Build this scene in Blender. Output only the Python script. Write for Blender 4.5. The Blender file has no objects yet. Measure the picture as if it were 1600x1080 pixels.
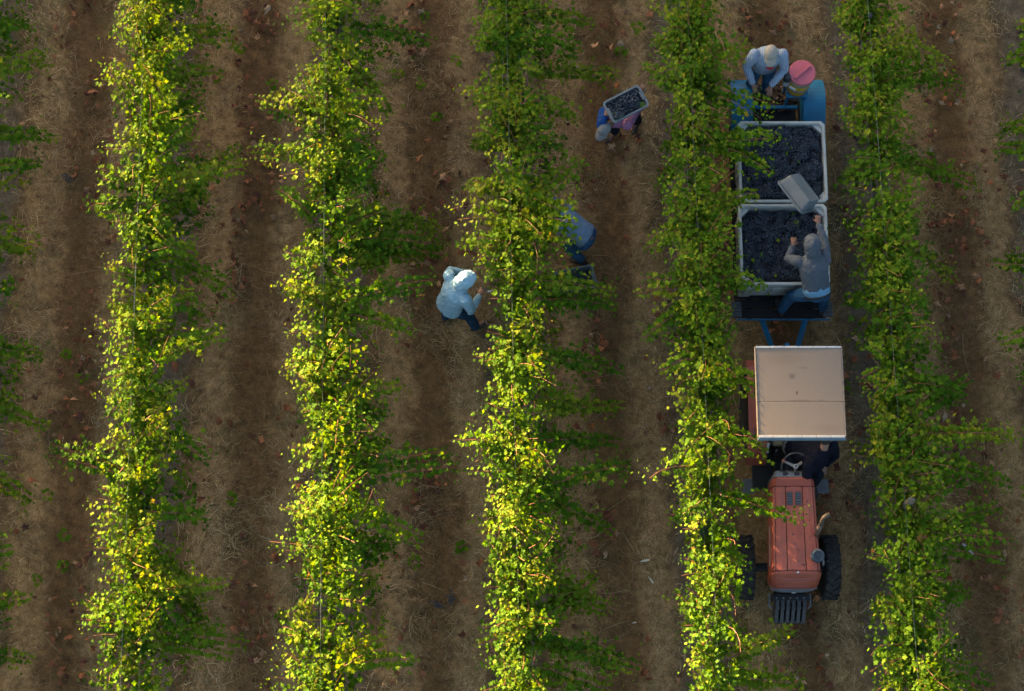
import bpy, bmesh, math, random
import numpy as np
from mathutils import Vector, Matrix, Euler, noise as mnoise

# ------------------------------------------------------------------ camera, sky, sun, exposure
SC = bpy.context.scene
COL = SC.collection
TH = math.radians(15.0); CH = 25.2; FPX = 2900.0          # tilt from straight down, height, focal length in photo pixels
cam_d = bpy.data.cameras.new("camera")
cam_d.sensor_width = 36.0
cam_d.lens = 36.0 * FPX / 1600.0
cam_d.clip_start = 0.5; cam_d.clip_end = 2000.0
cam = bpy.data.objects.new("camera", cam_d); COL.objects.link(cam)
cam.location = (0, -CH * math.tan(TH), CH)
cam.rotation_euler = (TH, 0, 0)
SC.camera = cam

SUN_EL = math.radians(5.8); SUN_UP = math.radians(50.0)   # low sun, from the upper left
sx, sy, sz = -math.cos(SUN_UP) * math.cos(SUN_EL), math.sin(SUN_UP) * math.cos(SUN_EL), math.sin(SUN_EL)
W = bpy.data.worlds.new("World"); SC.world = W; W.use_nodes = True
wn = W.node_tree.nodes; wl = W.node_tree.links
for n in list(wn): wn.remove(n)
sky = wn.new("ShaderNodeTexSky"); sky.sky_type = 'NISHITA'; sky.sun_disc = False
sky.sun_elevation = SUN_EL; sky.sun_rotation = math.atan2(sx, sy)
sky.air_density = 0.8; sky.dust_density = 4.5; sky.ozone_density = 1.0
bg = wn.new("ShaderNodeBackground"); bg.inputs[1].default_value = 0.064
wo = wn.new("ShaderNodeOutputWorld")
wl.new(sky.outputs[0], bg.inputs[0]); wl.new(bg.outputs[0], wo.inputs[0])
sun_d = bpy.data.lights.new("sun", 'SUN'); sun_d.energy = 5.0; sun_d.angle = math.radians(0.6); sun_d.color = (1.0, 0.69, 0.33)
sun = bpy.data.objects.new("sun", sun_d); COL.objects.link(sun)
sun.rotation_euler = Vector((sx, sy, sz)).to_track_quat('Z', 'Y').to_euler()
vs = SC.view_settings
vs.view_transform = 'Standard'; vs.look = 'None'; vs.gamma = 1.0; vs.use_curve_mapping = False
vs.exposure = 3.72
try:
    SC.cycles.use_denoising = True
    SC.cycles.max_bounces = 6; SC.cycles.diffuse_bounces = 3; SC.cycles.transmission_bounces = 4; SC.cycles.transparent_max_bounces = 6
except Exception: pass

# ------------------------------------------------------------------ helpers
RNG = np.random.default_rng(11)
random.seed(5)
def at(px, py, z=0.0):
    """photo pixel -> point at height z on that line of sight (used to survey where things stand)"""
    dx = (px - 800) / FPX; dy = (540 - py) / FPX
    d = Vector((dx, math.sin(TH) + dy * math.cos(TH), -math.cos(TH) + dy * math.sin(TH)))
    t = (z - CH) / d.z
    return Vector((t * d.x, -CH * math.tan(TH) + t * d.y, z))

def tag(o, label=None, cat=None, group=None, kind=None):
    if label: o["label"] = label
    if cat: o["category"] = cat
    if group: o["group"] = group
    if kind: o["kind"] = kind
    return o
def empty(name, loc=(0, 0, 0), rz=0.0, **k):
    o = bpy.data.objects.new(name, None); COL.objects.link(o)
    o.location = loc; o.rotation_euler = (0, 0, rz); o.empty_display_size = 0.1
    return tag(o, **k)
def link(name, me, parent=None, loc=None, rot=None):
    o = bpy.data.objects.new(name, me); COL.objects.link(o)
    if parent: o.parent = parent
    if loc is not None: o.location = loc
    if rot is not None: o.rotation_euler = rot
    return o
def bm_mesh(name, bm, mat, smooth=False):
    me = bpy.data.meshes.new(name); bm.normal_update(); bm.to_mesh(me); bm.free()
    if mat: me.materials.append(mat)
    if smooth:
        me.polygons.foreach_set("use_smooth", [True] * len(me.polygons))
    return me
def obj(name, bm, mat, parent=None, smooth=False, loc=None, rot=None, **k):
    return tag(link(name, bm_mesh(name, bm, mat, smooth), parent, loc, rot), **k)
def np_mesh(name, V, T, mat, cols=None, smooth=False, colper='vert'):
    V = np.asarray(V, np.float32); T = np.asarray(T, np.int32)
    me = bpy.data.meshes.new(name)
    k = T.shape[1]
    me.vertices.add(len(V)); me.vertices.foreach_set("co", V.ravel())
    me.loops.add(T.size); me.loops.foreach_set("vertex_index", T.ravel())
    me.polygons.add(len(T)); me.polygons.foreach_set("loop_start", np.arange(0, T.size, k, dtype=np.int32))
    me.polygons.foreach_set("loop_total", np.full(len(T), k, np.int32))
    if smooth: me.polygons.foreach_set("use_smooth", np.ones(len(T), bool))
    if cols is not None:
        a = me.color_attributes.new("Col", 'FLOAT_COLOR', 'POINT')
        c = np.ones((len(V), 4), np.float32); c[:, :3] = cols
        a.data.foreach_set("color", c.ravel())
    me.update(calc_edges=True); me.validate()
    if mat: me.materials.append(mat)
    return me

def add_box(bm, size, loc=(0, 0, 0), rot=None, bevel=0.0, seg=1):
    r = bmesh.ops.create_cube(bm, size=1.0)
    vs_ = r["verts"]
    bmesh.ops.scale(bm, vec=size, verts=vs_)
    if bevel > 0:
        es = list({e for v in vs_ for e in v.link_edges})
        rb = bmesh.ops.bevel(bm, geom=es, offset=bevel, segments=seg, affect='EDGES', profile=0.7)
        vs_ = list({v for f in rb["faces"] for v in f.verts} | {v for v in vs_ if v.is_valid})
    M_ = Matrix.Translation(loc) @ (Euler(rot).to_matrix().to_4x4() if rot else Matrix())
    bmesh.ops.transform(bm, matrix=M_, verts=[v for v in vs_ if v.is_valid])
def add_cyl(bm, r1, r2, h, loc=(0, 0, 0), axis='Z', n=20):
    r = bmesh.ops.create_cone(bm, cap_ends=True, segments=n, radius1=r1, radius2=r2, depth=h)
    R = {'Z': Matrix(), 'X': Matrix.Rotation(math.pi / 2, 4, 'Y'), 'Y': Matrix.Rotation(-math.pi / 2, 4, 'X')}[axis]
    bmesh.ops.transform(bm, matrix=Matrix.Translation(loc) @ R, verts=r["verts"])
def add_ball(bm, c, r, n=10):
    s = bmesh.ops.create_uvsphere(bm, u_segments=n, v_segments=max(6, n * 2 // 3), radius=1.0)
    rr = r if hasattr(r, '__len__') else (r, r, r)
    bmesh.ops.transform(bm, matrix=Matrix.Translation(c) @ Matrix.Diagonal((*rr, 1)), verts=s["verts"])
def add_tube(bm, pts, rad, n=8, side=None, cap=True, closed=False):
    P = [Vector(p) for p in pts]; m = len(P)
    rs = rad if hasattr(rad, '__len__') else [rad] * m
    rings = []; prev = None
    for i, p in enumerate(P):
        if closed: t = (P[(i + 1) % m] - P[i - 1])
        else: t = P[min(i + 1, m - 1)] - P[max(i - 1, 0)]
        t = t.normalized() if t.length > 1e-9 else Vector((0, 0, 1))
        if side is not None: s = Vector(side)
        elif prev is not None: s = prev
        else: s = Vector((1, 0, 0)) if abs(t.x) < 0.8 else Vector((0, 1, 0))
        s = (s - t * s.dot(t)).normalized(); prev = s
        u = t.cross(s)
        a, b = rs[i] if hasattr(rs[i], '__len__') else (rs[i], rs[i])
        rings.append([bm.verts.new(p + s * (a * math.cos(2 * math.pi * k / n)) + u * (b * math.sin(2 * math.pi * k / n))) for k in range(n)])
    pairs = list(zip(rings, rings[1:])) + ([(rings[-1], rings[0])] if closed else [])
    for A, B in pairs:
        for k in range(n):
            try: bm.faces.new((A[k], A[(k + 1) % n], B[(k + 1) % n], B[k]))
            except ValueError: pass
    if cap and not closed:
        bm.faces.new(rings[0][::-1]); bm.faces.new(rings[-1])
def add_lathe(bm, prof, c=(0, 0, 0), axis='Z', n=24):
    """prof: list of (radius, height) from bottom to top; closed at zero radius"""
    rings = []
    for r, h in prof:
        ring = []
        for k in range(n):
            a = 2 * math.pi * k / n
            v = (r * math.cos(a), r * math.sin(a), h)
            if axis == 'X': v = (h, v[0], v[1])
            ring.append(bm.verts.new(Vector(v) + Vector(c)))
        rings.append(ring)
    for A, B in zip(rings, rings[1:]):
        for k in range(n):
            bm.faces.new((A[k], A[(k + 1) % n], B[(k + 1) % n], B[k]))
    bm.faces.new(rings[0][::-1]); bm.faces.new(rings[-1])
def add_prism(bm, poly, axis, a, b):
    """extrude a 2D polygon along an axis: axis 'X' -> poly is (y,z); 'Y' -> (x,z); 'Z' -> (x,y)"""
    f = {'X': lambda p, t: (t, p[0], p[1]), 'Y': lambda p, t: (p[0], t, p[1]), 'Z': lambda p, t: (p[0], p[1], t)}[axis]
    A = [bm.verts.new(f(p, a)) for p in poly]; B = [bm.verts.new(f(p, b)) for p in poly]
    n = len(poly)
    fs = [bm.faces.new(A[::-1]), bm.faces.new(B)]
    for k in range(n): fs.append(bm.faces.new((A[k], A[(k + 1) % n], B[(k + 1) % n], B[k])))
    bmesh.ops.recalc_face_normals(bm, faces=fs)
def loft(bm, sections):
    rings = [[bm.verts.new(p) for p in s] for s in sections]
    n = len(rings[0]); fs = []
    for A, B in zip(rings, rings[1:]):
        for k in range(n): fs.append(bm.faces.new((A[k], A[(k + 1) % n], B[(k + 1) % n], B[k])))
    fs.append(bm.faces.new(rings[0][::-1])); fs.append(bm.faces.new(rings[-1]))
    bmesh.ops.recalc_face_normals(bm, faces=fs)

def remeshed(name, bm, voxel, mat, parent=None, smooth=3, folds=0.0, fscale=14.0, stretch=(1, 1, 1), **k):
    me = bpy.data.meshes.new("tmp"); bm.to_mesh(me); bm.free()
    t = bpy.data.objects.new("tmp", me); COL.objects.link(t)
    md = t.modifiers.new("r", 'REMESH'); md.mode = 'VOXEL'; md.voxel_size = voxel; md.use_smooth_shade = True
    dg = bpy.context.evaluated_depsgraph_get()
    me2 = bpy.data.meshes.new_from_object(t.evaluated_get(dg)); me2.name = name
    bpy.data.objects.remove(t); bpy.data.meshes.remove(me)
    b = bmesh.new(); b.from_mesh(me2)
    for _ in range(smooth): bmesh.ops.smooth_vert(b, verts=b.verts, factor=0.5, use_axis_x=True, use_axis_y=True, use_axis_z=True)
    if folds:
        b.normal_update()
        for v in b.verts:
            q = Vector((v.co.x * stretch[0], v.co.y * stretch[1], v.co.z * stretch[2])) * fscale
            h = 1.0 - abs(mnoise.noise(q)) * 2.0
            v.co += v.normal * folds * (h * 0.8 + 0.5 * mnoise.noise(q * 2.3))
    b.to_mesh(me2); b.free()
    me2.polygons.foreach_set("use_smooth", [True] * len(me2.polygons))
    me2.materials.clear(); me2.materials.append(mat)
    return tag(link(name, me2, parent), **k)

# ------------------------------------------------------------------ materials
def new_mat(name):
    m = bpy.data.materials.new(name); m.use_nodes = True
    nt = m.node_tree
    return m, nt, nt.nodes, nt.links, nt.nodes["Principled BSDF"]
def ramp(N, stops):
    r = N.new("ShaderNodeValToRGB"); e = r.color_ramp.elements
    while len(e) < len(stops): e.new(0.5)
    for i, (p, c) in enumerate(stops):
        e[i].position = p; e[i].color = (*c, 1) if len(c) == 3 else c
    return r
def noise_tex(N, L, vec, scale, detail=4, rough=0.6):
    n = N.new("ShaderNodeTexNoise"); n.inputs["Scale"].default_value = scale
    n.inputs["Detail"].default_value = detail; n.inputs["Roughness"].default_value = rough
    if vec is not None: L.new(vec, n.inputs["Vector"])
    return n
def mixc(N, L, fac, a, b, mode='MIX'):
    m = N.new("ShaderNodeMix"); m.data_type = 'RGBA'; m.blend_type = mode
    for sock, v in ((m.inputs[0], fac), (m.inputs[6], a), (m.inputs[7], b)):
        if isinstance(v, (int, float)): sock.default_value = v
        elif isinstance(v, tuple): sock.default_value = (*v, 1)
        else: L.new(v, sock)
    return m.outputs[2]
def M(name, col, rough=0.7, var=0.2, scale=6.0, metal=0.0, spec=0.4, bump=0.0, bscale=60.0, wear=None, wear_scale=18.0, wear_at=0.62, dirt=None, dirt_at=0.55, stretch=None):
    m, nt, N, L, P = new_mat(name)
    tc = N.new("ShaderNodeTexCoord"); vec = tc.outputs["Object"]
    if stretch:
        mp = N.new("ShaderNodeMapping"); mp.inputs["Scale"].default_value = stretch
        L.new(vec, mp.inputs["Vector"]); vec = mp.outputs[0]
    n1 = noise_tex(N, L, vec, scale)
    lo = tuple(max(0, c * (1 - var)) for c in col); hi = tuple(min(1, c * (1 + var)) for c in col)
    r1 = ramp(N, [(0.3, lo), (0.7, hi)]); L.new(n1.outputs[0], r1.inputs[0])
    c = r1.outputs[0]
    if dirt:
        n3 = noise_tex(N, L, vec, scale * 0.6 + 1.0, 6, 0.7)
        r3 = ramp(N, [(dirt_at, (0, 0, 0)), (min(1, dirt_at + 0.22), (1, 1, 1))]); L.new(n3.outputs[0], r3.inputs[0])
        c = mixc(N, L, r3.outputs[0], c, dirt)
    if wear:
        n2 = noise_tex(N, L, vec, wear_scale, 6, 0.75)
        r2 = ramp(N, [(wear_at, (0, 0, 0)), (wear_at + 0.05, (1, 1, 1))]); L.new(n2.outputs[0], r2.inputs[0])
        c = mixc(N, L, r2.outputs[0], c, wear)
    L.new(c, P.inputs["Base Color"])
    rr = ramp(N, [(0.3, (rough * 0.85,) * 3), (0.7, (min(1, rough * 1.15),) * 3)]); L.new(n1.outputs[0], rr.inputs[0])
    L.new(rr.outputs[0], P.inputs["Roughness"])
    P.inputs["Metallic"].default_value = metal
    P.inputs["Specular IOR Level"].default_value = spec
    if bump:
        nb = noise_tex(N, L, vec, bscale, 5, 0.6)
        b = N.new("ShaderNodeBump"); b.inputs["Strength"].default_value = bump; b.inputs["Distance"].default_value = 0.02
        L.new(nb.outputs[0], b.inputs["Height"]); L.new(b.outputs[0], P.inputs["Normal"])
    return m

def leaf_mat(name, transl=0.35, rough=0.45, spec=0.35):
    m, nt, N, L, P = new_mat(name)
    a = N.new("ShaderNodeAttribute"); a.attribute_name = "Col"
    tc = N.new("ShaderNodeTexCoord")
    n = noise_tex(N, L, tc.outputs["Object"], 45.0, 3, 0.6)
    r = ramp(N, [(0.25, (0.72, 0.72, 0.72)), (0.75, (1.2, 1.2, 1.2))]); L.new(n.outputs[0], r.inputs[0])
    c = mixc(N, L, 1.0, a.outputs["Color"], r.outputs[0], 'MULTIPLY')
    L.new(c, P.inputs["Base Color"]); P.inputs["Roughness"].default_value = rough; P.inputs["Specular IOR Level"].default_value = spec
    t = N.new("ShaderNodeBsdfTranslucent")
    hs = N.new("ShaderNodeHueSaturation"); hs.inputs["Saturation"].default_value = 1.1; hs.inputs["Value"].default_value = 1.6; hs.inputs["Hue"].default_value = 0.485
    L.new(c, hs.inputs["Color"]); L.new(hs.outputs[0], t.inputs[0])
    mx = N.new("ShaderNodeMixShader"); mx.inputs[0].default_value = transl
    L.new(P.outputs[0], mx.inputs[1]); L.new(t.outputs[0], mx.inputs[2])
    L.new(mx.outputs[0], N["Material Output"].inputs[0])
    return m
def attr_mat(name, rough=0.85, spec=0.2):
    m, nt, N, L, P = new_mat(name)
    a = N.new("ShaderNodeAttribute"); a.attribute_name = "Col"
    L.new(a.outputs["Color"], P.inputs["Base Color"]); P.inputs["Roughness"].default_value = rough; P.inputs["Specular IOR Level"].default_value = spec
    return m

# ------------------------------------------------------------------ the ground
SPACING = 2.5
def row_x(i, y): return SPACING * (i - 3) + 0.055 - 0.0187 * y
def ground_mat():
    m, nt, N, L, P = new_mat("ground")
    tc = N.new("ShaderNodeTexCoord"); vec = tc.outputs["Object"]
    sep = N.new("ShaderNodeSeparateXYZ"); L.new(vec, sep.inputs[0])
    def math_(op, a, b=None, c=None):
        n = N.new("ShaderNodeMath"); n.operation = op
        for k, v in enumerate((a, b, c)):
            if v is None: continue
            if isinstance(v, (int, float)): n.inputs[k].default_value = v
            else: L.new(v, n.inputs[k])
        return n.outputs[0]
    warp = noise_tex(N, L, vec, 0.9, 8, 0.7)
    xs = math_('ADD', sep.outputs[0], math_('MULTIPLY', sep.outputs[1], 0.0187))
    xs = math_('ADD', xs, math_('MULTIPLY', math_('SUBTRACT', warp.outputs[0], 0.5), 1.15))
    fr = math_('FRACT', math_('ADD', math_('DIVIDE', math_('SUBTRACT', xs, 0.055), SPACING), 100.0))   # 0 at a row, 0.5 mid-alley
    # bare gravelly strip | straw | dark leafy middle | straw | bare strip
    r = ramp(N, [(0.0, (0.160, 0.124, 0.088)), (0.11, (0.155, 0.118, 0.080)), (0.18, (0.18, 0.110, 0.054)), (0.26, (0.36, 0.230, 0.110)), (0.36, (0.34, 0.214, 0.102)), (0.44, (0.180, 0.103, 0.046)), (0.61, (0.185, 0.103, 0.045)), (0.70, (0.36, 0.230, 0.111)), (0.79, (0.34, 0.220, 0.108)), (0.85, (0.18, 0.118, 0.066)), (0.90, (0.155, 0.120, 0.086)), (1.0, (0.160, 0.124, 0.088))])
    L.new(fr, r.inputs[0])
    n2 = noise_tex(N, L, vec, 6.5, 10, 0.78)
    r2 = ramp(N, [(0.32, (0.36, 0.34, 0.32)), (0.66, (1.38, 1.35, 1.3))]); L.new(n2.outputs[0], r2.inputs[0])
    c = mixc(N, L, 1.0, r.outputs[0], r2.outputs[0], 'MULTIPLY')
    n3 = noise_tex(N, L, vec, 90.0, 4, 0.7)
    r3 = ramp(N, [(0.3, (0.5, 0.5, 0.5)), (0.72, (1.5, 1.5, 1.5))]); L.new(n3.outputs[0], r3.inputs[0])
    c = mixc(N, L, 1.0, c, r3.outputs[0], 'MULTIPLY')
    # pebbles in the bare strips
    vo = N.new("ShaderNodeTexVoronoi"); vo.inputs["Scale"].default_value = 75.0; L.new(vec, vo.inputs["Vector"])
    rv = ramp(N, [(0.0, (1, 1, 1)), (0.35, (0, 0, 0))]); L.new(vo.outputs["Distance"], rv.inputs[0])
    strip = ramp(N, [(0.0, (1, 1, 1)), (0.10, (1, 1, 1)), (0.16, (0, 0, 0)), (0.86, (0, 0, 0)), (0.92, (1, 1, 1))]); L.new(fr, strip.inputs[0])
    sepc = N.new("ShaderNodeSeparateColor"); L.new(vo.outputs["Color"], sepc.inputs[0])
    big = math_('GREATER_THAN', sepc.outputs[0], 0.72)
    f = math_('MULTIPLY', math_('MULTIPLY', rv.outputs[0], strip.outputs[0]), big)
    c = mixc(N, L, f, c, (0.26, 0.24, 0.21))
    # patches of dull green growth
    n5 = noise_tex(N, L, vec, 0.9, 6, 0.7)
    r5 = ramp(N, [(0.56, (0, 0, 0)), (0.72, (0.55, 0.55, 0.55))]); L.new(n5.outputs[0], r5.inputs[0])
    c = mixc(N, L, r5.outputs[0], c, (0.05, 0.06, 0.02))
    L.new(c, P.inputs["Base Color"]); P.inputs["Roughness"].default_value = 0.95; P.inputs["Specular IOR Level"].default_value = 0.15
    b = N.new("ShaderNodeBump"); b.inputs["Strength"].default_value = 0.8; b.inputs["Distance"].default_value = 0.03
    hsum = math_('ADD', math_('MULTIPLY', n2.outputs[0], 1.2), math_('MULTIPLY', n3.outputs[0], 0.5))
    L.new(hsum, b.inputs["Height"]); L.new(b.outputs[0], P.inputs["Normal"])
    return m
def gz(x, y):
    """gentle height of the soil"""
    return 0.03 * mnoise.noise(Vector((x * 0.9, y * 0.5, 3.1))) + 0.015 * mnoise.noise(Vector((x * 3.1, y * 2.2, 7.7))) - 0.02
xs_ = np.concatenate([[-600, -150, -40], np.arange(-12, 12.01, 0.16), [40, 150, 600]])
ys_ = np.concatenate([[-600, -150, -40], np.arange(-9, 10.01, 0.16), [40, 150, 600]])
V = np.array([(x, y, gz(x, y) if abs(x) < 20 and abs(y) < 20 else 0.0) for y in ys_ for x in xs_])
nx, ny = len(xs_), len(ys_)
I = np.arange(nx * ny).reshape(ny, nx)
Q = np.stack([I[:-1, :-1].ravel(), I[:-1, 1:].ravel(), I[1:, 1:].ravel(), I[1:, :-1].ravel()], 1)
tag(link("ground", np_mesh("ground", V, Q, ground_mat(), smooth=True)), kind="structure")

# unseen ridge added up-sun, its crest shaped to shade the right rows and soil
def shade_hill():
    D = 250.0; s = np.array([-math.cos(SUN_UP), math.sin(SUN_UP)]); v = np.array([math.sin(SUN_UP), math.cos(SUN_UP)])
    vv = np.concatenate([np.linspace(-420, -20, 14), np.linspace(-16, 16, 33), np.linspace(20, 420, 14)])
    uu = np.array([-170, -100, -50, -18, 0, 18, 60, 130, 240])
    uh = np.array([0, .35, .72, .94, 1, .93, .7, .35, 0])
    V_ = []
    for a in vv:
        top = D * math.tan(SUN_EL) + max(1.05 + 1.2 * np.clip(a, -12, 16), .75) + (2.5 * mnoise.noise(Vector((a * .02, 1, 0))) + .03 * (a - 16) if a > 16 else 0) + (.02 * (-20 - a) * mnoise.noise(Vector((a * .03, 2, 0))) if a < -20 else 0)
        top = max(top, 2) * (1 if abs(a) < 380 else .02)
        for b, h in zip(uu, uh):
            q = s * (D + b) + v * a; V_.append((q[0], q[1], top * h - .5 * (h == 0)))
    nu = len(uu); I_ = np.arange(len(vv) * nu).reshape(len(vv), nu)
    Q_ = np.stack([I_[:-1, :-1].ravel(), I_[1:, :-1].ravel(), I_[1:, 1:].ravel(), I_[:-1, 1:].ravel()], 1)
    tag(link("shade_hill", np_mesh("shade_hill", V_, Q_, M("shade_hill_surface", (.14, .11, .06), .95, .3, .05), smooth=True)), kind="structure")
shade_hill()

# dry straw lying over the ground
def lane_frac(x, y): return ((x - 0.055 + 0.0187 * y) / SPACING) % 1.0
def straw():
    N0 = 235000
    gx, gy = np.meshgrid(np.arange(-9, 9.3, .25), np.arange(-6.2, 7.2, .25))
    def field(zz, fx, fy):
        g = np.array([[mnoise.noise(Vector((a * fx, b * fy, zz))) for a in gx[0]] for b in gy[:, 0]])
        def f(x, y):
            u = (x - gx[0, 0]) / .25; v = (y - gy[0, 0]) / .25; i = u.astype(int); j = v.astype(int); fu, fv = u - i, v - j
            return g[j, i] * (1 - fu) * (1 - fv) + g[j, i + 1] * fu * (1 - fv) + g[j + 1, i] * (1 - fu) * fv + g[j + 1, i + 1] * fu * fv
        return f
    clump, flowf, tone = field(.3, 1.7, 1.1), field(9.3, .8, .8), field(5.7, .9, .6)
    x = RNG.uniform(-8.5, 8.5, N0); y = RNG.uniform(-5.7, 6.5, N0); fr = lane_frac(x, y); cl = clump(x, y)
    dens = np.interp(fr, [0, .1, .16, .24, .36, .45, .6, .7, .8, .88, .93, 1], [.10, .12, .6, 1, 1, .65, .65, 1, 1, .5, .12, .10])
    keep = RNG.random(N0) < dens * np.clip(0.7 + 0.9 * cl, 0.1, 1)
    x, y, fr, cl = x[keep], y[keep], fr[keep], cl[keep]; n = len(x)
    ang = flowf(x, y) * 6.0 + RNG.normal(0, 0.8, n)
    longs = RNG.random(n) < .035
    ln = np.where(longs, RNG.uniform(.16, .42, n), RNG.gamma(4.0, 0.02, n).clip(0.025, 0.2)); w = RNG.uniform(0.0015, 0.0034, n)
    z0 = RNG.uniform(0.0, 0.045, n); z1 = z0 + RNG.uniform(-0.01, 0.04, n)
    d = np.stack([np.cos(ang), np.sin(ang)], 1); p = np.stack([-d[:, 1], d[:, 0]], 1)
    bend = (RNG.normal(0, .14, n) * ln)[:, None]
    c0 = np.stack([x, y], 1); c1 = c0 + d * ln[:, None] * .5 + p * bend; c2 = c0 + d * ln[:, None]
    zm = (z0 + z1) / 2 + RNG.uniform(0, .15, n) * ln
    Vv = np.zeros((n, 6, 3))
    for k, (c, z, wf) in enumerate(((c0, z0, 1.0), (c1, zm, 1.0), (c2, z1, 0.4))):
        for s, sg in ((0, -1), (1, 1)):
            Vv[:, k * 2 + s, :2] = c + p * (w * wf * sg)[:, None]; Vv[:, k * 2 + s, 2] = z
    base = (np.arange(n) * 6)[:, None]
    F = np.concatenate([base + np.array([[0, 2, 3, 1]]), base + np.array([[2, 4, 5, 3]])])
    t = RNG.random(n) ** 1.9; mid = np.exp(-((fr - 0.53) / 0.11) ** 2)
    light = np.array([0.66, 0.475, 0.255]); dark = np.array([0.12, 0.066, 0.030])
    k = np.clip(t * (1 - 0.75 * mid) + 0.35 * cl + .25 * tone(x, y), 0, 1)[:, None]
    colr = dark * (1 - k) + light * k
    grn = RNG.random(n) < np.clip(.03 + .35 * tone(y * .6, x * .5), .02, .25)
    colr[grn] = np.array([0.11, 0.125, 0.045])
    me = np_mesh("dry_grass", Vv.reshape(-1, 3), F, attr_mat("straw"), np.repeat(colr, 6, 0))
    tag(link("dry_grass", me), "straw-coloured dry grass matted over the alleys between the rows", "grass", kind="stuff")
straw()

# ------------------------------------------------------------------ leaves
def leaf_template(fold, droop, curl):
    half = [(0.0, 1.0), (0.19, 0.64), (0.56, 0.66), (0.40, 0.30), (0.44, -0.06)]
    out = half + [(0.0, 0.06)] + [(-x, y) for x, y in half[:0:-1]]
    pts = [(0.0, 0.36)] + out
    V_ = []
    for x, y in pts:
        z = fold * abs(x) - droop * (y - 0.1) ** 2 + curl * math.sin(6 * x + 4 * y) * 0.5
        V_.append((x, y, z))
    n = len(out)
    T_ = [(0, 1 + k, 1 + (k + 1) % n) for k in range(n)]
    T_ = [(a, c, b) for a, b, c in T_]
    return np.array(V_), np.array(T_)
TEMPL = [leaf_template(0.30, 0.18, 0.05), leaf_template(-0.15, 0.3, 0.08), leaf_template(0.55, 0.1, 0.03), leaf_template(0.12, 0.45, -0.08)]
LEAF = leaf_mat("vine_leaf", .36, .7, .1)
PALETTE = np.array([(0.046, 0.110, 0.006), (0.068, 0.148, 0.007), (0.094, 0.178, 0.009), (0.128, 0.200, 0.011), (0.180, 0.220, 0.016), (0.34, 0.26, 0.03), (0.26, 0.13, 0.04)])
PAL_P = np.array([0.17, 0.26, 0.28, 0.18, 0.09, 0.012, 0.006])
def frames(nrm, along):
    nrm = nrm / np.linalg.norm(nrm, axis=1, keepdims=True)
    al = along - nrm * np.sum(nrm * along, 1, keepdims=True)
    al = al / np.maximum(np.linalg.norm(al, axis=1, keepdims=True), 1e-6)
    sd = np.cross(al, nrm)
    return np.stack([sd, al, nrm], 2)          # columns
def leaves_mesh(name, P, R, S, C, mat, T=None):
    """P positions, R frames, S sizes, C colours, T template index"""
    T = np.zeros(len(P), int) if T is None else T
    VV, FF, CC = [], [], []; off = 0
    for k, (tv, tt) in enumerate(TEMPL):
        s = np.where(T == k)[0]
        if not len(s): continue
        v = np.einsum('nij,vj->nvi', R[s], tv) * S[s][:, None, None] + P[s][:, None, :]
        VV.append(v.reshape(-1, 3)); nv = len(tv)
        FF.append((tt[None] + (np.arange(len(s)) * nv)[:, None, None]).reshape(-1, 3) + off)
        sh = np.ones((len(s), nv, 1)); CC.append((C[s][:, None, :] * sh).reshape(-1, 3))
        off += len(s) * nv
    return np_mesh(name, np.concatenate(VV), np.concatenate(FF), mat, np.concatenate(CC))
LEAF_MESH = {}
def single_leaf_mesh(t, c):
    if (t, c) not in LEAF_MESH:
        tv, tt = TEMPL[t]
        LEAF_MESH[(t, c)] = np_mesh("leaf", tv, tt, LEAF, np.repeat(PALETTE[c][None], len(tv), 0))
    return LEAF_MESH[(t, c)]

# ------------------------------------------------------------------ grapevines
BARK = M("vine_bark", (0.10, 0.075, 0.055), 0.9, 0.4, 30, bump=0.6, bscale=70)
CANE = M("cane_bark", (0.26, 0.10, 0.045), 0.6, 0.3, 20)
WIRE = M("galvanised_wire", (0.20, 0.24, 0.23), 0.5, 0.1, 10, metal=0.3)
POST = M("weathered_post", (0.10, 0.088, 0.08), 0.9, 0.3, 25, bump=0.5)

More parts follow.
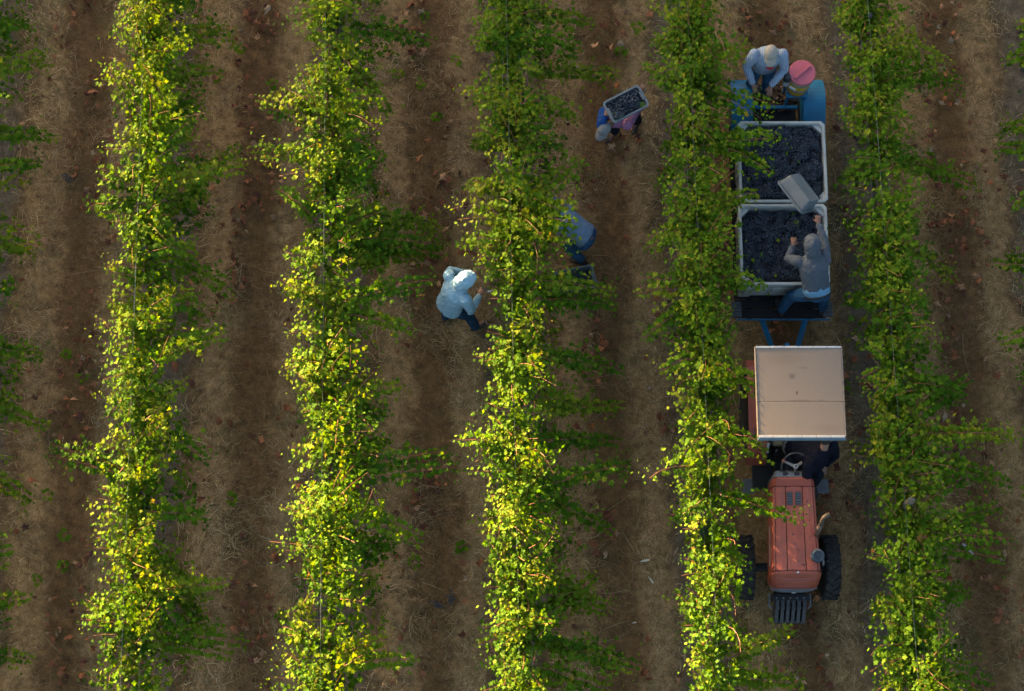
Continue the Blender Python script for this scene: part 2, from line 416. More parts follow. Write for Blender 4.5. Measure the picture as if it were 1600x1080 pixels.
# long shoots that stand out of the rows: row -> (root pixel, tip pixel, tip height, leafiness)
STRAY = {
 0: [(-15,125,85,92,.9,1),(-20,205,96,215,.7,1.4),(0,265,66,255,.9,1),(-15,375,62,385,.6,1.2),(-20,470,25,440,1.2,1),(0,540,60,548,.6,1),(-5,612,76,668,.6,1.2),(-20,720,40,790,.5,.8),(-20,900,22,862,1.3,1),(-15,960,45,935,.8,1),(-20,1010,55,1030,.7,1.2),(-10,60,40,40,.9,1)],
 1: [(240,108,305,68,1.75,1.2),(198,320,136,322,1.4,1.2),(192,290,157,275,1.5,.9),(200,150,170,108,1.6,1),(262,300,388,262,1.2,1),(258,250,300,195,1.3,1),(275,395,356,443,.7,1.3),(262,385,306,400,1.2,1),(262,485,310,475,1.3,1.1),(250,565,357,524,1.35,1.1),(245,640,290,600,1.4,1),(262,660,316,718,1.1,1),(185,742,72,712,1.4,1.4),(262,800,324,812,1.0,1.2),(270,925,353,914,1.3,1.1),(262,930,300,1005,1.1,1),(186,965,143,938,1.3,.8),(182,1015,160,998,1.5,1),(265,60,365,45,.6,1.3),(270,120,340,110,.6,1.3),(270,190,310,160,.7,1.3),(270,345,372,235,.5,1.3),(262,1000,365,1030,.6,1.2),(265,880,330,985,.5,1.2),(270,870,325,950,.8,1),(255,10,300,10,1.0,1)],
 2: [(478,190,396,158,1.55,1.1),(475,175,434,140,1.5,1),(482,250,390,243,1.5,1.2),(480,345,440,300,1.4,1.1),(545,305,604,238,1.0,1.1),(560,100,606,186,.8,1.5),(560,50,662,75,.7,1.4),(545,335,690,348,.55,2),(550,380,692,395,.5,2),(555,410,640,405,.5,2),(552,490,437,434,1.6,2.2),(498,425,452,408,1.5,1),(575,470,682,438,1.4,1.2),(575,490,646,516,1.25,1.1),(520,575,450,556,1.4,1.2),(560,630,619,603,1.2,1),(555,660,602,645,1.0,1),(572,745,716,728,1.35,1.3),(565,790,667,850,1.2,1.1),(548,880,570,845,1.3,1),(550,1020,606,998,1.3,1.1),(556,1040,650,1028,1.3,1.1),(490,1003,452,985,1.4,1),(500,1060,468,1060,1.4,1),(560,860,615,845,.6,1.3),(560,720,606,690,.5,1.4),(545,160,575,290,.5,1.3),(550,930,585,900,.7,1.2)],
 3: [(790,70,745,80,1.2,1),(850,60,905,92,.9,1.3),(860,110,962,122,.6,1.5),(850,160,906,190,.8,1.4),(850,330,911,248,1.1,1.2),(785,300,732,286,1.3,.9),(775,385,714,384,1.4,1.2),(855,440,966,462,.95,1.3),(845,470,952,482,.9,1.8),(855,555,962,575,.7,1.6),(865,635,972,632,.4,1.2),(795,700,718,686,1.5,1.4),(860,690,962,690,.4,1),(860,765,987,726,1.0,1.8),(880,765,962,832,.4,1.1),(850,895,958,950,.4,1.2),(850,975,935,900,.5,1.1),(845,1000,1003,1045,.8,2),(800,805,754,812,1.4,1),(795,885,770,860,1.4,1),(850,20,930,35,.6,1.4),(790,150,745,155,.8,1),(790,230,735,225,.7,1),(845,1040,950,1070,.7,1.5),(850,600,905,610,.8,1.4),(840,368,905,378,1.7,1),(842,340,905,352,1.7,1.3),(842,322,900,318,1.7,1),(838,310,880,335,1.75,1)],
 4: [(1065,65,1018,65,1.2,1.3),(1120,85,1177,72,1.7,1.3),(1065,145,1014,124,1.5,1.4),(1130,225,1222,214,1.85,1.2),(1145,225,1202,268,1.7,1.3),(1068,345,1018,372,1.2,1.3),(1068,455,988,460,1.4,1.4),(1065,475,1004,532,1.2,1.2),(1075,560,1030,582,1.4,1.3),(1130,585,1188,612,1.6,1.4),(1140,680,1200,705,1.6,1.5),(1130,775,1258,812,1.75,1.1),(1095,800,1050,812,1.3,1.1),(1125,885,1162,875,1.3,1.1),(1098,965,1060,930,1.3,1.1),(1140,1030,1242,985,1.1,1.1),(1130,1055,1262,1075,.8,1.5),(1060,230,1025,300,.6,1.2),(1140,330,1185,300,1.5,1.2),(1140,150,1190,185,1.6,1.3),(1140,430,1185,440,1.5,1.3)],
 5: [(1350,25,1298,15,1.1,1.2),(1420,60,1500,105,1.1,1.8),(1430,110,1503,125,.8,1.6),(1420,250,1524,287,.5,1.2),(1355,265,1310,282,1.0,1.2),(1415,375,1493,440,.6,1.5),(1360,475,1320,470,1.0,1.2),(1435,600,1512,622,1.0,1.4),(1450,680,1602,684,1.3,1.6),(1455,715,1578,757,1.0,1.8),(1455,840,1562,790,1.1,1.5),(1455,850,1566,872,1.0,1.5),(1440,920,1520,925,.6,1.2),(1405,965,1360,935,1.1,1.2),(1450,1045,1560,1072,.6,1.6),(1440,650,1510,590,.9,1.1),(1460,780,1500,740,1.0,1.3)],
 6: [(1640,70,1565,98,1.0,1.5),(1640,200,1566,195,.6,1.2),(1640,240,1572,236,.7,1),(1640,300,1577,328,1.4,1.2),(1645,420,1568,402,.7,1.6),(1650,515,1572,540,.8,1.5),(1650,600,1590,592,.9,1.2),(1650,760,1600,770,1.0,1)],
}
ROWNAME = {0: "row at the left picture edge", 1: "leftmost full row", 2: "second full row from the left", 3: "middle row", 4: "row left of the tractor", 5: "row right of the tractor", 6: "row at the right picture edge"}
ORD = ["topmost", "second from the top", "third from the top", "fourth from the top", "fifth from the top", "sixth from the top", "lowest"]

class Leaves:
    def __init__(s): s.P, s.N, s.A, s.S, s.C = [], [], [], [], []
    def add(s, p, n, a, sz, c): s.P.append(p); s.N.append(n); s.A.append(a); s.S.append(sz); s.C.append(c)

def rv(s=1.0): return np.array([random.gauss(0, s), random.gauss(0, s), random.gauss(0, s)])
def leaf_colour(yel=0.0, base=None):
    if base is not None and random.random() < .8: return int(min(4, max(0, base + random.choice((-1, 0, 0, 0, 1)))))
    p = PAL_P.copy(); p[3:6] *= 1 + yel; p /= p.sum()
    return int(np.searchsorted(np.cumsum(p), random.random()).clip(0, 6))
def leaf_along(L, path, xc, step=0.06, size=(0.07, 0.115), tip=0.45, lateral=0.25, yel=0.0, skip=0.0, off=(.03, .075)):
    seg = np.diff(path, axis=0); ln = np.linalg.norm(seg, axis=1); cum = np.concatenate([[0], np.cumsum(ln)])
    tot = cum[-1]; s = 0.05; side = random.choice((-1, 1)); cb = min(4, leaf_colour(yel))
    while s < tot:
        k = min(np.searchsorted(cum, s) - 1, len(seg) - 1); k = max(k, 0)
        t = seg[k] / max(ln[k], 1e-6); p = path[k] + seg[k] * ((s - cum[k]) / max(ln[k], 1e-6))
        if random.random() > skip:
            h = np.cross(t, [0, 0, 1.0]); nh = np.linalg.norm(h)
            h = h / nh if nh > 0.2 else np.array([random.choice((-1, 1)), 0, 0]) * 1.0
            out = h * side + rv(0.35) + np.array([0, 0, 0.25])
            out /= np.linalg.norm(out)
            sz = random.uniform(*size) * (1 - (1 - tip) * (s / tot) ** 2.5)
            q = p + out * random.uniform(*off)
            outx = np.array([0.5 * np.sign(q[0] - xc) if abs(q[0] - xc) > 0.08 else 0, 0, 0])
            n = np.array([-.12, 0.05, 0.75]) + outx + rv(0.36)
            L.add(q, n, out + np.array([0, 0, -0.25]) + rv(0.2), sz, leaf_colour(yel, cb))
            if random.random() < lateral:
                for _ in range(random.randint(2, 4)):
                    q2 = q + out * random.uniform(0.02, 0.16) + rv(0.045)
                    L.add(q2, n + rv(0.45), out + rv(0.5), sz * random.uniform(0.55, 0.95), leaf_colour(yel, cb))
        side = -side; s += step * random.uniform(0.7, 1.3)

def shoot_path(p0, length, lean, flop, up=1.0):
    p = np.array(p0, float); d = np.array([lean[0], lean[1], up]); d /= np.linalg.norm(d)
    pts = [p.copy()]; n = int(length / 0.07)
    for k in range(n):
        if p[2] > 1.45: d = d + np.array([flop[0] * 0.16, flop[1] * 0.16, -0.10 - 0.05 * (p[2] > 1.75)])
        d = d + rv(0.07); d /= np.linalg.norm(d)
        p = p + d * 0.07
        if p[2] < 0.12: break
        pts.append(p.copy())
    return np.array(pts)

YSPAN = (-5.6, 5.6); NPLANT = 7
PITCH = (YSPAN[1] - YSPAN[0]) / NPLANT
def canes_mesh(paths, r0, bm):
    for pa in paths:
        q = pa[::2] if len(pa) > 4 else pa
        if len(q) < 2: continue
        add_tube(bm, [Vector(v) for v in q], [r0 * (1 - 0.6 * k / (len(q) - 1)) for k in range(len(q))], n=4)
SUN_YEL = {0: .3, 1: 1.2, 2: 1.1, 3: .7, 4: 0.2, 5: 0.0, 6: .1}  # yellower leaf mix in the left rows puts golden sunlight into their colour
def fill_leaves(row, y0, L, n_up=29, n_low=8, big=1.0):
    body = []; yel = SUN_YEL.get(row, .2)
    if row == 0: n_low = 4
    # upright shoots held by the wires
    for k in range(n_up):
        ys = y0 + random.uniform(-.5, .5) * PITCH
        xr = row_x(row, ys)
        thin = 1.5 * mnoise.noise(Vector((row * 7.3, ys * 1.25, 2.0)))
        if random.random() < -thin * .9 or (row == 4 and ys < -2.0 and random.random() < .45): continue
        sgn = 1 if random.random() < 0.55 else -1
        pa = shoot_path((xr + random.gauss(0, .05), ys, .97), random.uniform(.7, 1.25) * (1 + .25 * thin), (random.gauss(.02, .2), random.gauss(0, .22)), (sgn * random.uniform(.0, .75), random.gauss(0, .5)))
        wl_, wr_ = .17 + .10 * thin, .20 + .10 * thin
        if row == 4 and ys < -1.4: pa[:, 0] = np.minimum(pa[:, 0], xr + .2)
        pa[:, 0] = np.where(pa[:, 2] < 1.55, xr + np.clip(pa[:, 0] - xr, -wl_, wr_), pa[:, 0])
        body.append(pa); leaf_along(L, pa, xr, step=.044 * big, size=(.055 * big, .115 * big), lateral=.5, yel=yel)
    # short pointed tips standing out of the canopy
    for k in range(int(n_up * .6) if big == 1.0 else 0):
        ys = y0 + random.uniform(-.5, .5) * PITCH; xr = row_x(row, ys); sg = -1 if random.random() < .55 else 1
        if row == 4 and ys < -1.4: sg = -1
        a = np.array([xr + sg * random.uniform(.08, .2), ys, random.uniform(1.25, 1.7)])
        ln = random.uniform(.22, .5); d = np.array([sg * random.uniform(.5, 1.0), random.gauss(.1, .6), random.uniform(-.15, .55)]); d /= np.linalg.norm(d)
        t = np.linspace(0, 1, 8)[:, None]; pa = a + d * ln * t + np.array([0, 0, -.12]) * ln * t ** 2
        body.append(pa); leaf_along(L, pa, xr, step=.028, size=(.06, .10), tip=.3, lateral=.12, yel=yel * 1.6, off=(.012, .04))
    # shoots fallen outwards on the lee side, nearly to the ground
    for k in range(n_low):
        ys = y0 + random.uniform(-.5, .5) * PITCH; xr = row_x(row, ys)
        reach = random.uniform(.3, .85) if random.random() < .8 else -random.uniform(.2, .4)
        if row == 4 and reach > .32: reach = random.uniform(-.35, .32)
        if row == 4 and ys < -2.0 and random.random() < .6: continue
        z1 = random.uniform(.25, .95)
        a = np.array([xr, ys, 1.0]); b = np.array([xr + reach * .55, ys + random.gauss(0, .15), 1.25]); c = np.array([xr + reach, ys + random.gauss(0, .35), z1])
        t = np.linspace(0, 1, 14)[:, None]
        pa = (1 - t) ** 2 * a + 2 * t * (1 - t) * b + t ** 2 * c + np.array([rv(.012) for _ in range(14)])
        body.append(pa); leaf_along(L, pa, xr, step=.046 * big, size=(.055 * big, .11 * big), lateral=.45, yel=yel * .5)
    return body
def grapevine(row, j, label, group):
    y0 = YSPAN[1] - (j + 0.5) * PITCH + random.uniform(-.08, .08)
    x0 = row_x(row, y0) + random.uniform(-.03, .03)
    base = np.array([x0, y0, 0.0])
    root = empty("grapevine", tuple(base), label=label, cat="grapevine", group=group)
    # trunk with two arms along the wire
    bm = bmesh.new()
    tx, ty = random.uniform(-.05, .05), random.uniform(-.08, .08)
    add_tube(bm, [(0, 0, -.05), (tx, ty, .25), (-tx, ty * .5, .55), (tx * .6, 0, .82), (0, 0, .93)], [.055, .045, .038, .040, .035], n=7)
    for s in (-1, 1):
        add_tube(bm, [(0, 0, .86), (0.01, s * .15, .95), (-.015, s * .4, .97), (0.01, s * .62, .96), (0, s * .8, .96)], [.034, .03, .026, .022, .016], n=6)
        for k in range(5): add_tube(bm, [(0, s * (.12 + .16 * k), .96), (random.uniform(-.03, .03), s * (.12 + .16 * k), 1.03)], [.018, .012], n=5)
    obj("trunk", bm, BARK, root)
    L = Leaves(); body = fill_leaves(row, y0, L)
    bm = bmesh.new()
    canes_mesh([p - base for p in body], .0055, bm)
    tag(obj("shoots", bm, CANE, root), kind="stuff")
    yel = SUN_YEL.get(row, .2)
    # the long shoots the picture shows one by one
    for (ax, ay, bx, by, zt, lf) in STRAY.get(row, []):
        mid = at((ax + bx) / 2, (ay + by) / 2, 1.3)
        jj = int((YSPAN[1] - at(ax, ay, 1.4).y) / PITCH)
        if max(0, min(NPLANT - 1, jj)) != j: continue
        za = 1.45 if zt > 0.8 else 1.15
        A = np.array(at(ax, ay, za)); B = np.array(at(bx, by, zt))
        A[0] = row_x(row, A[1]) + np.clip(A[0] - row_x(row, A[1]), -.15, .2)
        Cc = (A + B) / 2 + np.array([0, 0, .22 if zt > 0.8 else .12])
        for rep in range(2 if lf < 1.9 else 3):
            o = rv(.035 if lf < 1.25 else .06) * (rep > 0)
            A2 = A + o; B2 = B + o * 1.6; C2 = Cc + o + rv(.03)
            t = np.linspace(0, 1, 18)[:, None]
            pa = (1 - t) ** 2 * A2 + 2 * t * (1 - t) * C2 + t ** 2 * B2 + np.cumsum(np.array([rv(.006) for _ in range(18)]), 0)
            pa[:, 2] = np.maximum(pa[:, 2], .06)
            leaf_along(L, pa, row_x(row, y0), step=.022, size=(.065, .115), tip=.45, lateral=.14 * lf, yel=yel * 1.5, off=(.015, .05))
            bm = bmesh.new(); canes_mesh([pa - base], .005, bm)
            obj("cane", bm, CANE, root)
    P = np.array(L.P) - base; Nn = np.array(L.N); A = np.array(L.A); S = np.array(L.S); C = np.array(L.C)
    P[:, 2] = np.maximum(P[:, 2], .03)
    R = frames(Nn, A); T = np.random.default_rng(row * 10 + j).integers(0, len(TEMPL), len(P))
    score = P[:, 2] + 6.0 * S + np.random.default_rng(j).random(len(P)) * .3
    order = np.argsort(-score); NB = 90
    solo, rest = order[:NB], order[NB:]
    for k in solo:
        o = bpy.data.objects.new("leaf", single_leaf_mesh(int(T[k]), int(C[k]))); COL.objects.link(o); o.parent = root
        m = Matrix(R[k].tolist()).to_4x4(); m = Matrix.Translation(P[k]) @ m @ Matrix.Scale(float(S[k]), 4)
        o.matrix_local = m
    me = leaves_mesh("leaves", P[rest], R[rest], S[rest], PALETTE[C[rest]] * np.random.default_rng(j + 5).uniform(.8, 1.2, (len(rest), 1)), LEAF, T[rest])
    tag(link("leaves", me, root), kind="stuff")
    return len(P)
nl = 0
for row in range(0, 7):
    for j in range(NPLANT):
        nl += grapevine(row, j, f"leafy grapevine, {ORD[j]} in the {ROWNAME[row]}", f"grapevines in the {ROWNAME[row]}")
# the rows go on outside the picture, where they still shade what the picture shows
L = Leaves()
for row in range(-3, 8):
    js = range(-2, NPLANT + 1) if row in (-3, -2, -1, 7) else (-2, -1, NPLANT)
    for j in js: fill_leaves(row, YSPAN[1] - (j + .5) * PITCH, L, 10, 16 if row < 0 or j < 0 else 4, 1.5)
LP, LN, LA, LS, LC = (np.array(q) for q in (L.P, L.N, L.A, L.S, L.C))
tv = np.array([(0, 0, 0), (.5, .35, .1), (0, 1, -.1), (-.5, .35, .1)])
VV = np.einsum('nij,vj->nvi', frames(LN, LA), tv) * LS[:, None, None] + LP[:, None, :]
me = np_mesh("vine_foliage", VV.reshape(-1, 3), (np.arange(len(LP)) * 4)[:, None] + np.array([[0, 1, 2, 3]]), LEAF, np.repeat(PALETTE[LC], 4, 0))
tag(link("vine_foliage", me), "vine foliage carrying the rows on beyond the picture edges", "foliage", kind="stuff")
nl += len(LP)

# trellis: posts and wires of each row
for row in range(0, 7):
    t = empty("trellis", (row_x(row, 0), 0, 0), label=f"thin wires and posts of the trellis in the {ROWNAME[row]}", cat="trellis", group="trellises of the vine rows")
    for z, dx in ((.97, 0), (1.32, -.12), (1.32, .12), (1.62, -.05)):
        bm = bmesh.new()
        ys = np.linspace(-9, 10, 14)
        add_tube(bm, [(row_x(row, y) - row_x(row, 0) + dx, y, z - .02 * math.sin(k * 1.3)) for k, y in enumerate(ys)], .0018, n=5)
        obj("wire", bm, WIRE, t, smooth=True)
    yp = {5: at(1417, 783, 1.75).y, 1: -5.9, 2: 5.9, 3: 6.2, 4: -5.6}.get(row, 6.0 - row * .3)
    for y in (yp, yp - 6.3 if yp > 0 else yp + 6.9):
        bm = bmesh.new(); hp = 1.85 if (row == 5 and y == yp) else 1.5; add_cyl(bm, .05, .045, hp, (row_x(row, y) - row_x(row, 0), y, hp / 2 - .05), n=12)
        obj("post", bm, POST, t, smooth=False)

# ------------------------------------------------------------------ litter on the ground
def litter():
    global TEMPL
    keepT = TEMPL; TEMPL = [leaf_template(.9, .5, .5), leaf_template(-.5, 1.1, .6), leaf_template(1.3, .2, -.4), leaf_template(.4, 1.5, .5)]
    n = 9500
    x = RNG.uniform(-8.3, 8.3, n); y = RNG.uniform(-5.4, 6.2, n); fr = lane_frac(x, y)
    cl = np.array([mnoise.noise(Vector((a * 1.3, b * 0.9, 4.4))) for a, b in zip(x, y)])
    dens = np.interp(fr, [0, .12, .3, .45, .62, .75, .88, 1], [.25, .2, .2, 1, 1, .3, .4, .25]) * np.clip(.25 + 1.7 * cl, .03, 1)
    k = RNG.random(n) < dens; x, y = x[k], y[k]; n = len(x)
    P = np.stack([x, y, RNG.uniform(.045, .085, n)], 1)
    Nn = np.stack([RNG.normal(0, .6, n), RNG.normal(0, .6, n), np.ones(n)], 1)
    ang = RNG.uniform(0, 6.28, n); A = np.stack([np.cos(ang), np.sin(ang), np.zeros(n)], 1)
    pal = np.array([(.22, .075, .032), (.29, .11, .05), (.15, .05, .026), (.32, .17, .09), (.34, .23, .14), (.11, .04, .024)])
    C = pal[RNG.choice(6, n, p=[.28, .22, .2, .14, .06, .10])] * RNG.uniform(.75, 1.2, (n, 1))
    me = leaves_mesh("leaf_litter", P, frames(Nn, A), RNG.uniform(.05, .115, n), C, attr_mat("dead_leaf", .8, .3), RNG.integers(0, 4, n))
    TEMPL = keepT
    tag(link("leaf_litter", me), "brown and russet fallen vine leaves strewn over the dry ground", "fallen leaves", kind="stuff")
litter()
def twigs():
    bm = bmesh.new()
    for _ in range(110):
        x, y = random.uniform(-8, 8), random.uniform(-5.2, 6); a = random.uniform(0, 6.28); b = random.gauss(0, .5); L_ = random.uniform(.25, 1.1)
        pts = []
        for k in range(7):
            s = k / 6; aa = a + b * s
            pts.append((x, y, .03 + .03 * math.sin(3.1 * s))); x += math.cos(aa) * L_ / 6; y += math.sin(aa) * L_ / 6
        add_tube(bm, pts, [.0045 - .002 * k / 6 for k in range(7)], n=4)
    tag(obj("twig_litter", bm, M("dry_twig", (.24, .17, .11), .9, .35, 10)), "thin dry prunings lying across the alleys", "twigs", kind="stuff")
twigs()
WEED_AT = [(376,79),(342,120),(364,780),(78,773),(102,839),(99,884),(131,591),(282,760),(105,555),(682,185),(712,95),(657,131),(622,117),(425,131),(440,966),(720,856),(647,880),(997,45),(892,53),(970,82),(955,637),(60,905),(640,700),(664,25),(1320,600),(900,380)]
ALLEY = {0: "left of the leftmost full row", 1: "right of the leftmost full row", 2: "left of the middle row", 3: "right of the middle row", 4: "the tractor drives along"}
WORD = ["topmost", "second from the top", "third from the top", "fourth from the top", "fifth from the top", "sixth from the top", "seventh from the top", "eighth from the top"]
seen_in = {}
for i, (px, py) in enumerate(sorted(WEED_AT, key=lambda q: q[1])):
    p = at(px, py, .03); al = int(math.floor((p.x - row_x(0, p.y)) / SPACING)); seen_in[al] = seen_in.get(al, -1) + 1
    w = empty("weed", p, random.uniform(0, 6), label=f"green weed, {WORD[seen_in[al]]} in the alley {ALLEY[al]}", cat="weed", group="weeds in the alleys")
    for k in range(random.randint(5, 9)):
        a = k * 2.4 + random.uniform(-.3, .3); r = random.uniform(.01, .06)
        o = link("leaf", single_leaf_mesh(random.randint(0, 3), random.randint(1, 3)), w)
        R = frames(np.array([[random.gauss(0, .3), random.gauss(0, .3), 1.0]]), np.array([[math.cos(a), math.sin(a), 0]]))[0]
        o.matrix_local = Matrix.Translation((r * math.cos(a), r * math.sin(a), .02 + .05 * random.random())) @ Matrix(R.tolist()).to_4x4() @ Matrix.Scale(random.uniform(.05, .085), 4)

PALE = M("bleached_wood", (.55, .50, .44), .9, .15, 30, bump=.3)
for (px, py, L_, w_, a, lab) in ((1008, 876, .13, .03, .22, "pale bleached wood chip lying left of a russet leaf"), (1017, 906, .12, .024, -.95, "pale bleached stick lying slantwise near the gravel strip"), (991, 973, .06, .02, .2, "short pale chip low in the alley left of the tractor")):
    bm = bmesh.new()
    loft(bm, [[(s, w_ * q * a1, h) for a1, h in ((-.5, 0), (.5, 0), (.4, .012), (-.4, .014))] for s, q in ((-L_ / 2, .35), (-L_ * .2, .9), (L_ * .2, 1), (L_ / 2, .7))])
    obj("wood_chip", bm, PALE, loc=at(px, py, .03), rot=(.05, .04, a), label=lab, cat="wood chip", group="pale chips on the ground")
bm = bmesh.new(); loft(bm, [[(s, .05 * q * a1 + o_, h + .03 * s * s) for a1, h in ((-.5, 0), (.5, 0), (.48, .006), (-.48, .006))] for s, q, o_ in ((-.11, .5, 0), (-.03, 1, .0), (.05, 1, .01), (.11, .4, -.02))])
obj("bark_strip", bm, M("grey_bark", (.33, .29, .27), .9, .2, 30), loc=at(1513, 858, .5), rot=(.1, .2, -.75), label="grey-pink strip of bark caught among leaves right of the tractor row", cat="bark strip")

# ------------------------------------------------------------------ grapes
def berry_template():
    bm = bmesh.new(); bmesh.ops.create_icosphere(bm, subdivisions=1, radius=1.0)
    v = np.array([q.co[:] for q in bm.verts]); f = np.array([[w.index for w in q.verts] for q in bm.faces]); bm.free()
    return v, f
BV, BF = berry_template()
def grape_mat():
    m, nt, N, L, P = new_mat("grape_skin")
    a = N.new("ShaderNodeAttribute"); a.attribute_name = "Col"
    tc = N.new("ShaderNodeTexCoord"); n = noise_tex(N, L, tc.outputs["Object"], 60, 3)
    r = ramp(N, [(.35, (0, 0, 0)), (.72, (.6, .6, .6))]); L.new(n.outputs[0], r.inputs[0])
    L.new(mixc(N, L, r.outputs[0], a.outputs["Color"], (.078, .110, .155)), P.inputs["Base Color"])
    P.inputs["Roughness"].default_value = .5; P.inputs["Specular IOR Level"].default_value = .35
    return m
GRAPE = grape_mat()
def bunch_points(c, r, n, rng, flat=1.0):
    p = rng.normal(0, 1, (n, 3)); p /= np.linalg.norm(p, axis=1, keepdims=True)
    p *= (rng.random((n, 1)) ** .33) * r
    ax = rng.normal(0, 1, 3); ax[2] *= .3; ax /= np.linalg.norm(ax)
    p += np.outer(p @ ax, ax) * .9
    p[:, 2] *= flat
    return p + c
def berries(name, pts, rad, rng, parent=None):
    tone = None
    if isinstance(pts, tuple): pts, tone = pts
    n = len(pts); rr = rng.uniform(.8, 1.1, n) * rad
    v = BV[None] * rr[:, None, None] + pts[:, None, :]
    f = (BF[None] + (np.arange(n) * len(BV))[:, None, None]).reshape(-1, 3)
    pal = np.array([(.016, .021, .029), (.030, .040, .054), (.052, .070, .092), (.020, .019, .025), (.042, .034, .034)])
    c = pal[rng.choice(5, n, p=[.34, .28, .18, .14, .06])]
    if tone is not None: c = c * tone[:, None]
    me = np_mesh(name, v.reshape(-1, 3), f, GRAPE, np.repeat(c, len(BV), 0), smooth=True)
    return link(name, me, parent)
def heap(x0, x1, y0, y1, ztop, dome, nb, seed, rb=.0085):
    rng = np.random.default_rng(seed); out = []; ids = []
    for _ in range(nb):
        x, y = rng.uniform(x0, x1), rng.uniform(y0, y1)
        u, v = 2 * (x - x0) / (x1 - x0) - 1, 2 * (y - y0) / (y1 - y0) - 1
        z = ztop + dome * (1 - .5 * (u * u + v * v)) + rng.normal(0, .034) + .03 * mnoise.noise(Vector((x * 5, y * 5, seed)))
        out.append(bunch_points(np.array([x, y, z]), rng.uniform(.034, .06), int(rng.integers(24, 40)), rng)); ids.append(np.full(len(out[-1]), rng.uniform(.55, 1.7)))
    p = np.concatenate(out)
    p[:, 0] = np.clip(p[:, 0], x0 - .02, x1 + .02); p[:, 1] = np.clip(p[:, 1], y0 - .02, y1 + .02)
    return p, np.concatenate(ids)

# ------------------------------------------------------------------ trailer
BLUE = M("blue_paint", (.008, .135, .27), .45, .18, 5, spec=.4, dirt=(.03, .075, .11), dirt_at=.55, wear=(.16, .20, .22), wear_scale=26, wear_at=.70, bump=.05)
DARK = M("dark_steel", (.010, .010, .011), .7, .3, 10, metal=.1, dirt=(.03, .022, .016), dirt_at=.6, bump=.2)
BINP = M("bin_plastic", (.34, .35, .33), .55, .08, 4, dirt=(.23, .21, .175), dirt_at=.52, wear=(.22, .17, .13), wear_scale=40, wear_at=.72, bump=.08)
RUBBER = M("rubber", (.022, .022, .024), .85, .3, 20, dirt=(.075, .06, .045), dirt_at=.5, bump=.2)
TX = 3.705
trailer = empty("grape_trailer", (TX, 1.8, 0), label="blue-fendered low trailer behind the tractor, carrying two white grape bins", cat="trailer")
def tl(x, y, z): return (x - TX, y - 1.8, z)
for k, yy in enumerate(np.arange(.29, 3.0, .135)):
    bm = bmesh.new(); add_box(bm, (1.26, .122, .035), (0, 0, 0), bevel=.004)
    obj("deck_plank", bm, DARK, trailer, loc=tl(TX, yy + .02, .545 + .003 * (k % 2)))
bm = bmesh.new()
for xx in (-.42, .42): add_box(bm, (.08, 3.4, .10), tl(TX + xx, 1.95, .465), bevel=.008)
for yy in (.6, 1.6, 2.6, 3.5): add_box(bm, (.78, .07, .07), tl(TX, yy, .47), bevel=.006)
obj("chassis", bm, DARK, trailer)
bm = bmesh.new(); add_box(bm, (1.30, .016, .05), tl(TX + .04, .225, .54), bevel=.004); obj("front_rail", bm, BLUE, trailer)
bm = bmesh.new(); add_box(bm, (.70, .05, .05), tl(TX + .0, 3.335, .62), bevel=.006); obj("rear_rail", bm, BLUE, trailer)
bm = bmesh.new(); add_box(bm, (.70, .62, .03), tl(TX, 3.45, .43), bevel=.004); obj("rear_platform", bm, DARK, trailer)
for sx_ in (-1, 1):     # step brackets at the front corners
    bm = bmesh.new(); add_box(bm, (.14, .22, .03), tl(TX + .02 + sx_ * .63, .36, .585), bevel=.004)
    for k in range(4): add_box(bm, (.11, .02, .02), tl(TX + .02 + sx_ * .63, .29 + .045 * k, .608))
    obj("corner_step", bm, M("grey_steel", (.10, .11, .12), .6, .3, 12, metal=.5), trailer)
for (x0, x1) in ((3.45, 3.66), (4.06, 3.88)):       # A-shaped drawbar
    bm = bmesh.new(); v0, v1 = Vector(tl(x0, .25, .50)), Vector(tl(x1, -.36, .43))
    add_tube(bm, [v0, v1], [(.038, .045)] * 2, n=4, side=(1, 0, 0)); obj("drawbar_beam", bm, BLUE, trailer)
bm = bmesh.new(); add_box(bm, (.07, .09, .11), tl(3.775, -.16, .50), bevel=.01); add_cyl(bm, .03, .03, .14, tl(3.775, -.16, .56), n=12); obj("jack", bm, BLUE, trailer)
bm = bmesh.new(); add_box(bm, (.14, .30, .07), tl(3.77, -.45, .43), bevel=.01); add_cyl(bm, .022, .022, .2, tl(3.77, -.55, .46), n=10); obj("hitch", bm, DARK, trailer)
bm = bmesh.new(); add_tube(bm, [tl(3.64, -.13, .52), tl(3.7, -.18, .53), tl(3.8, -.14, .56), tl(3.86, -.22, .5)], .008, n=6); obj("safety_chain", bm, DARK, trailer)
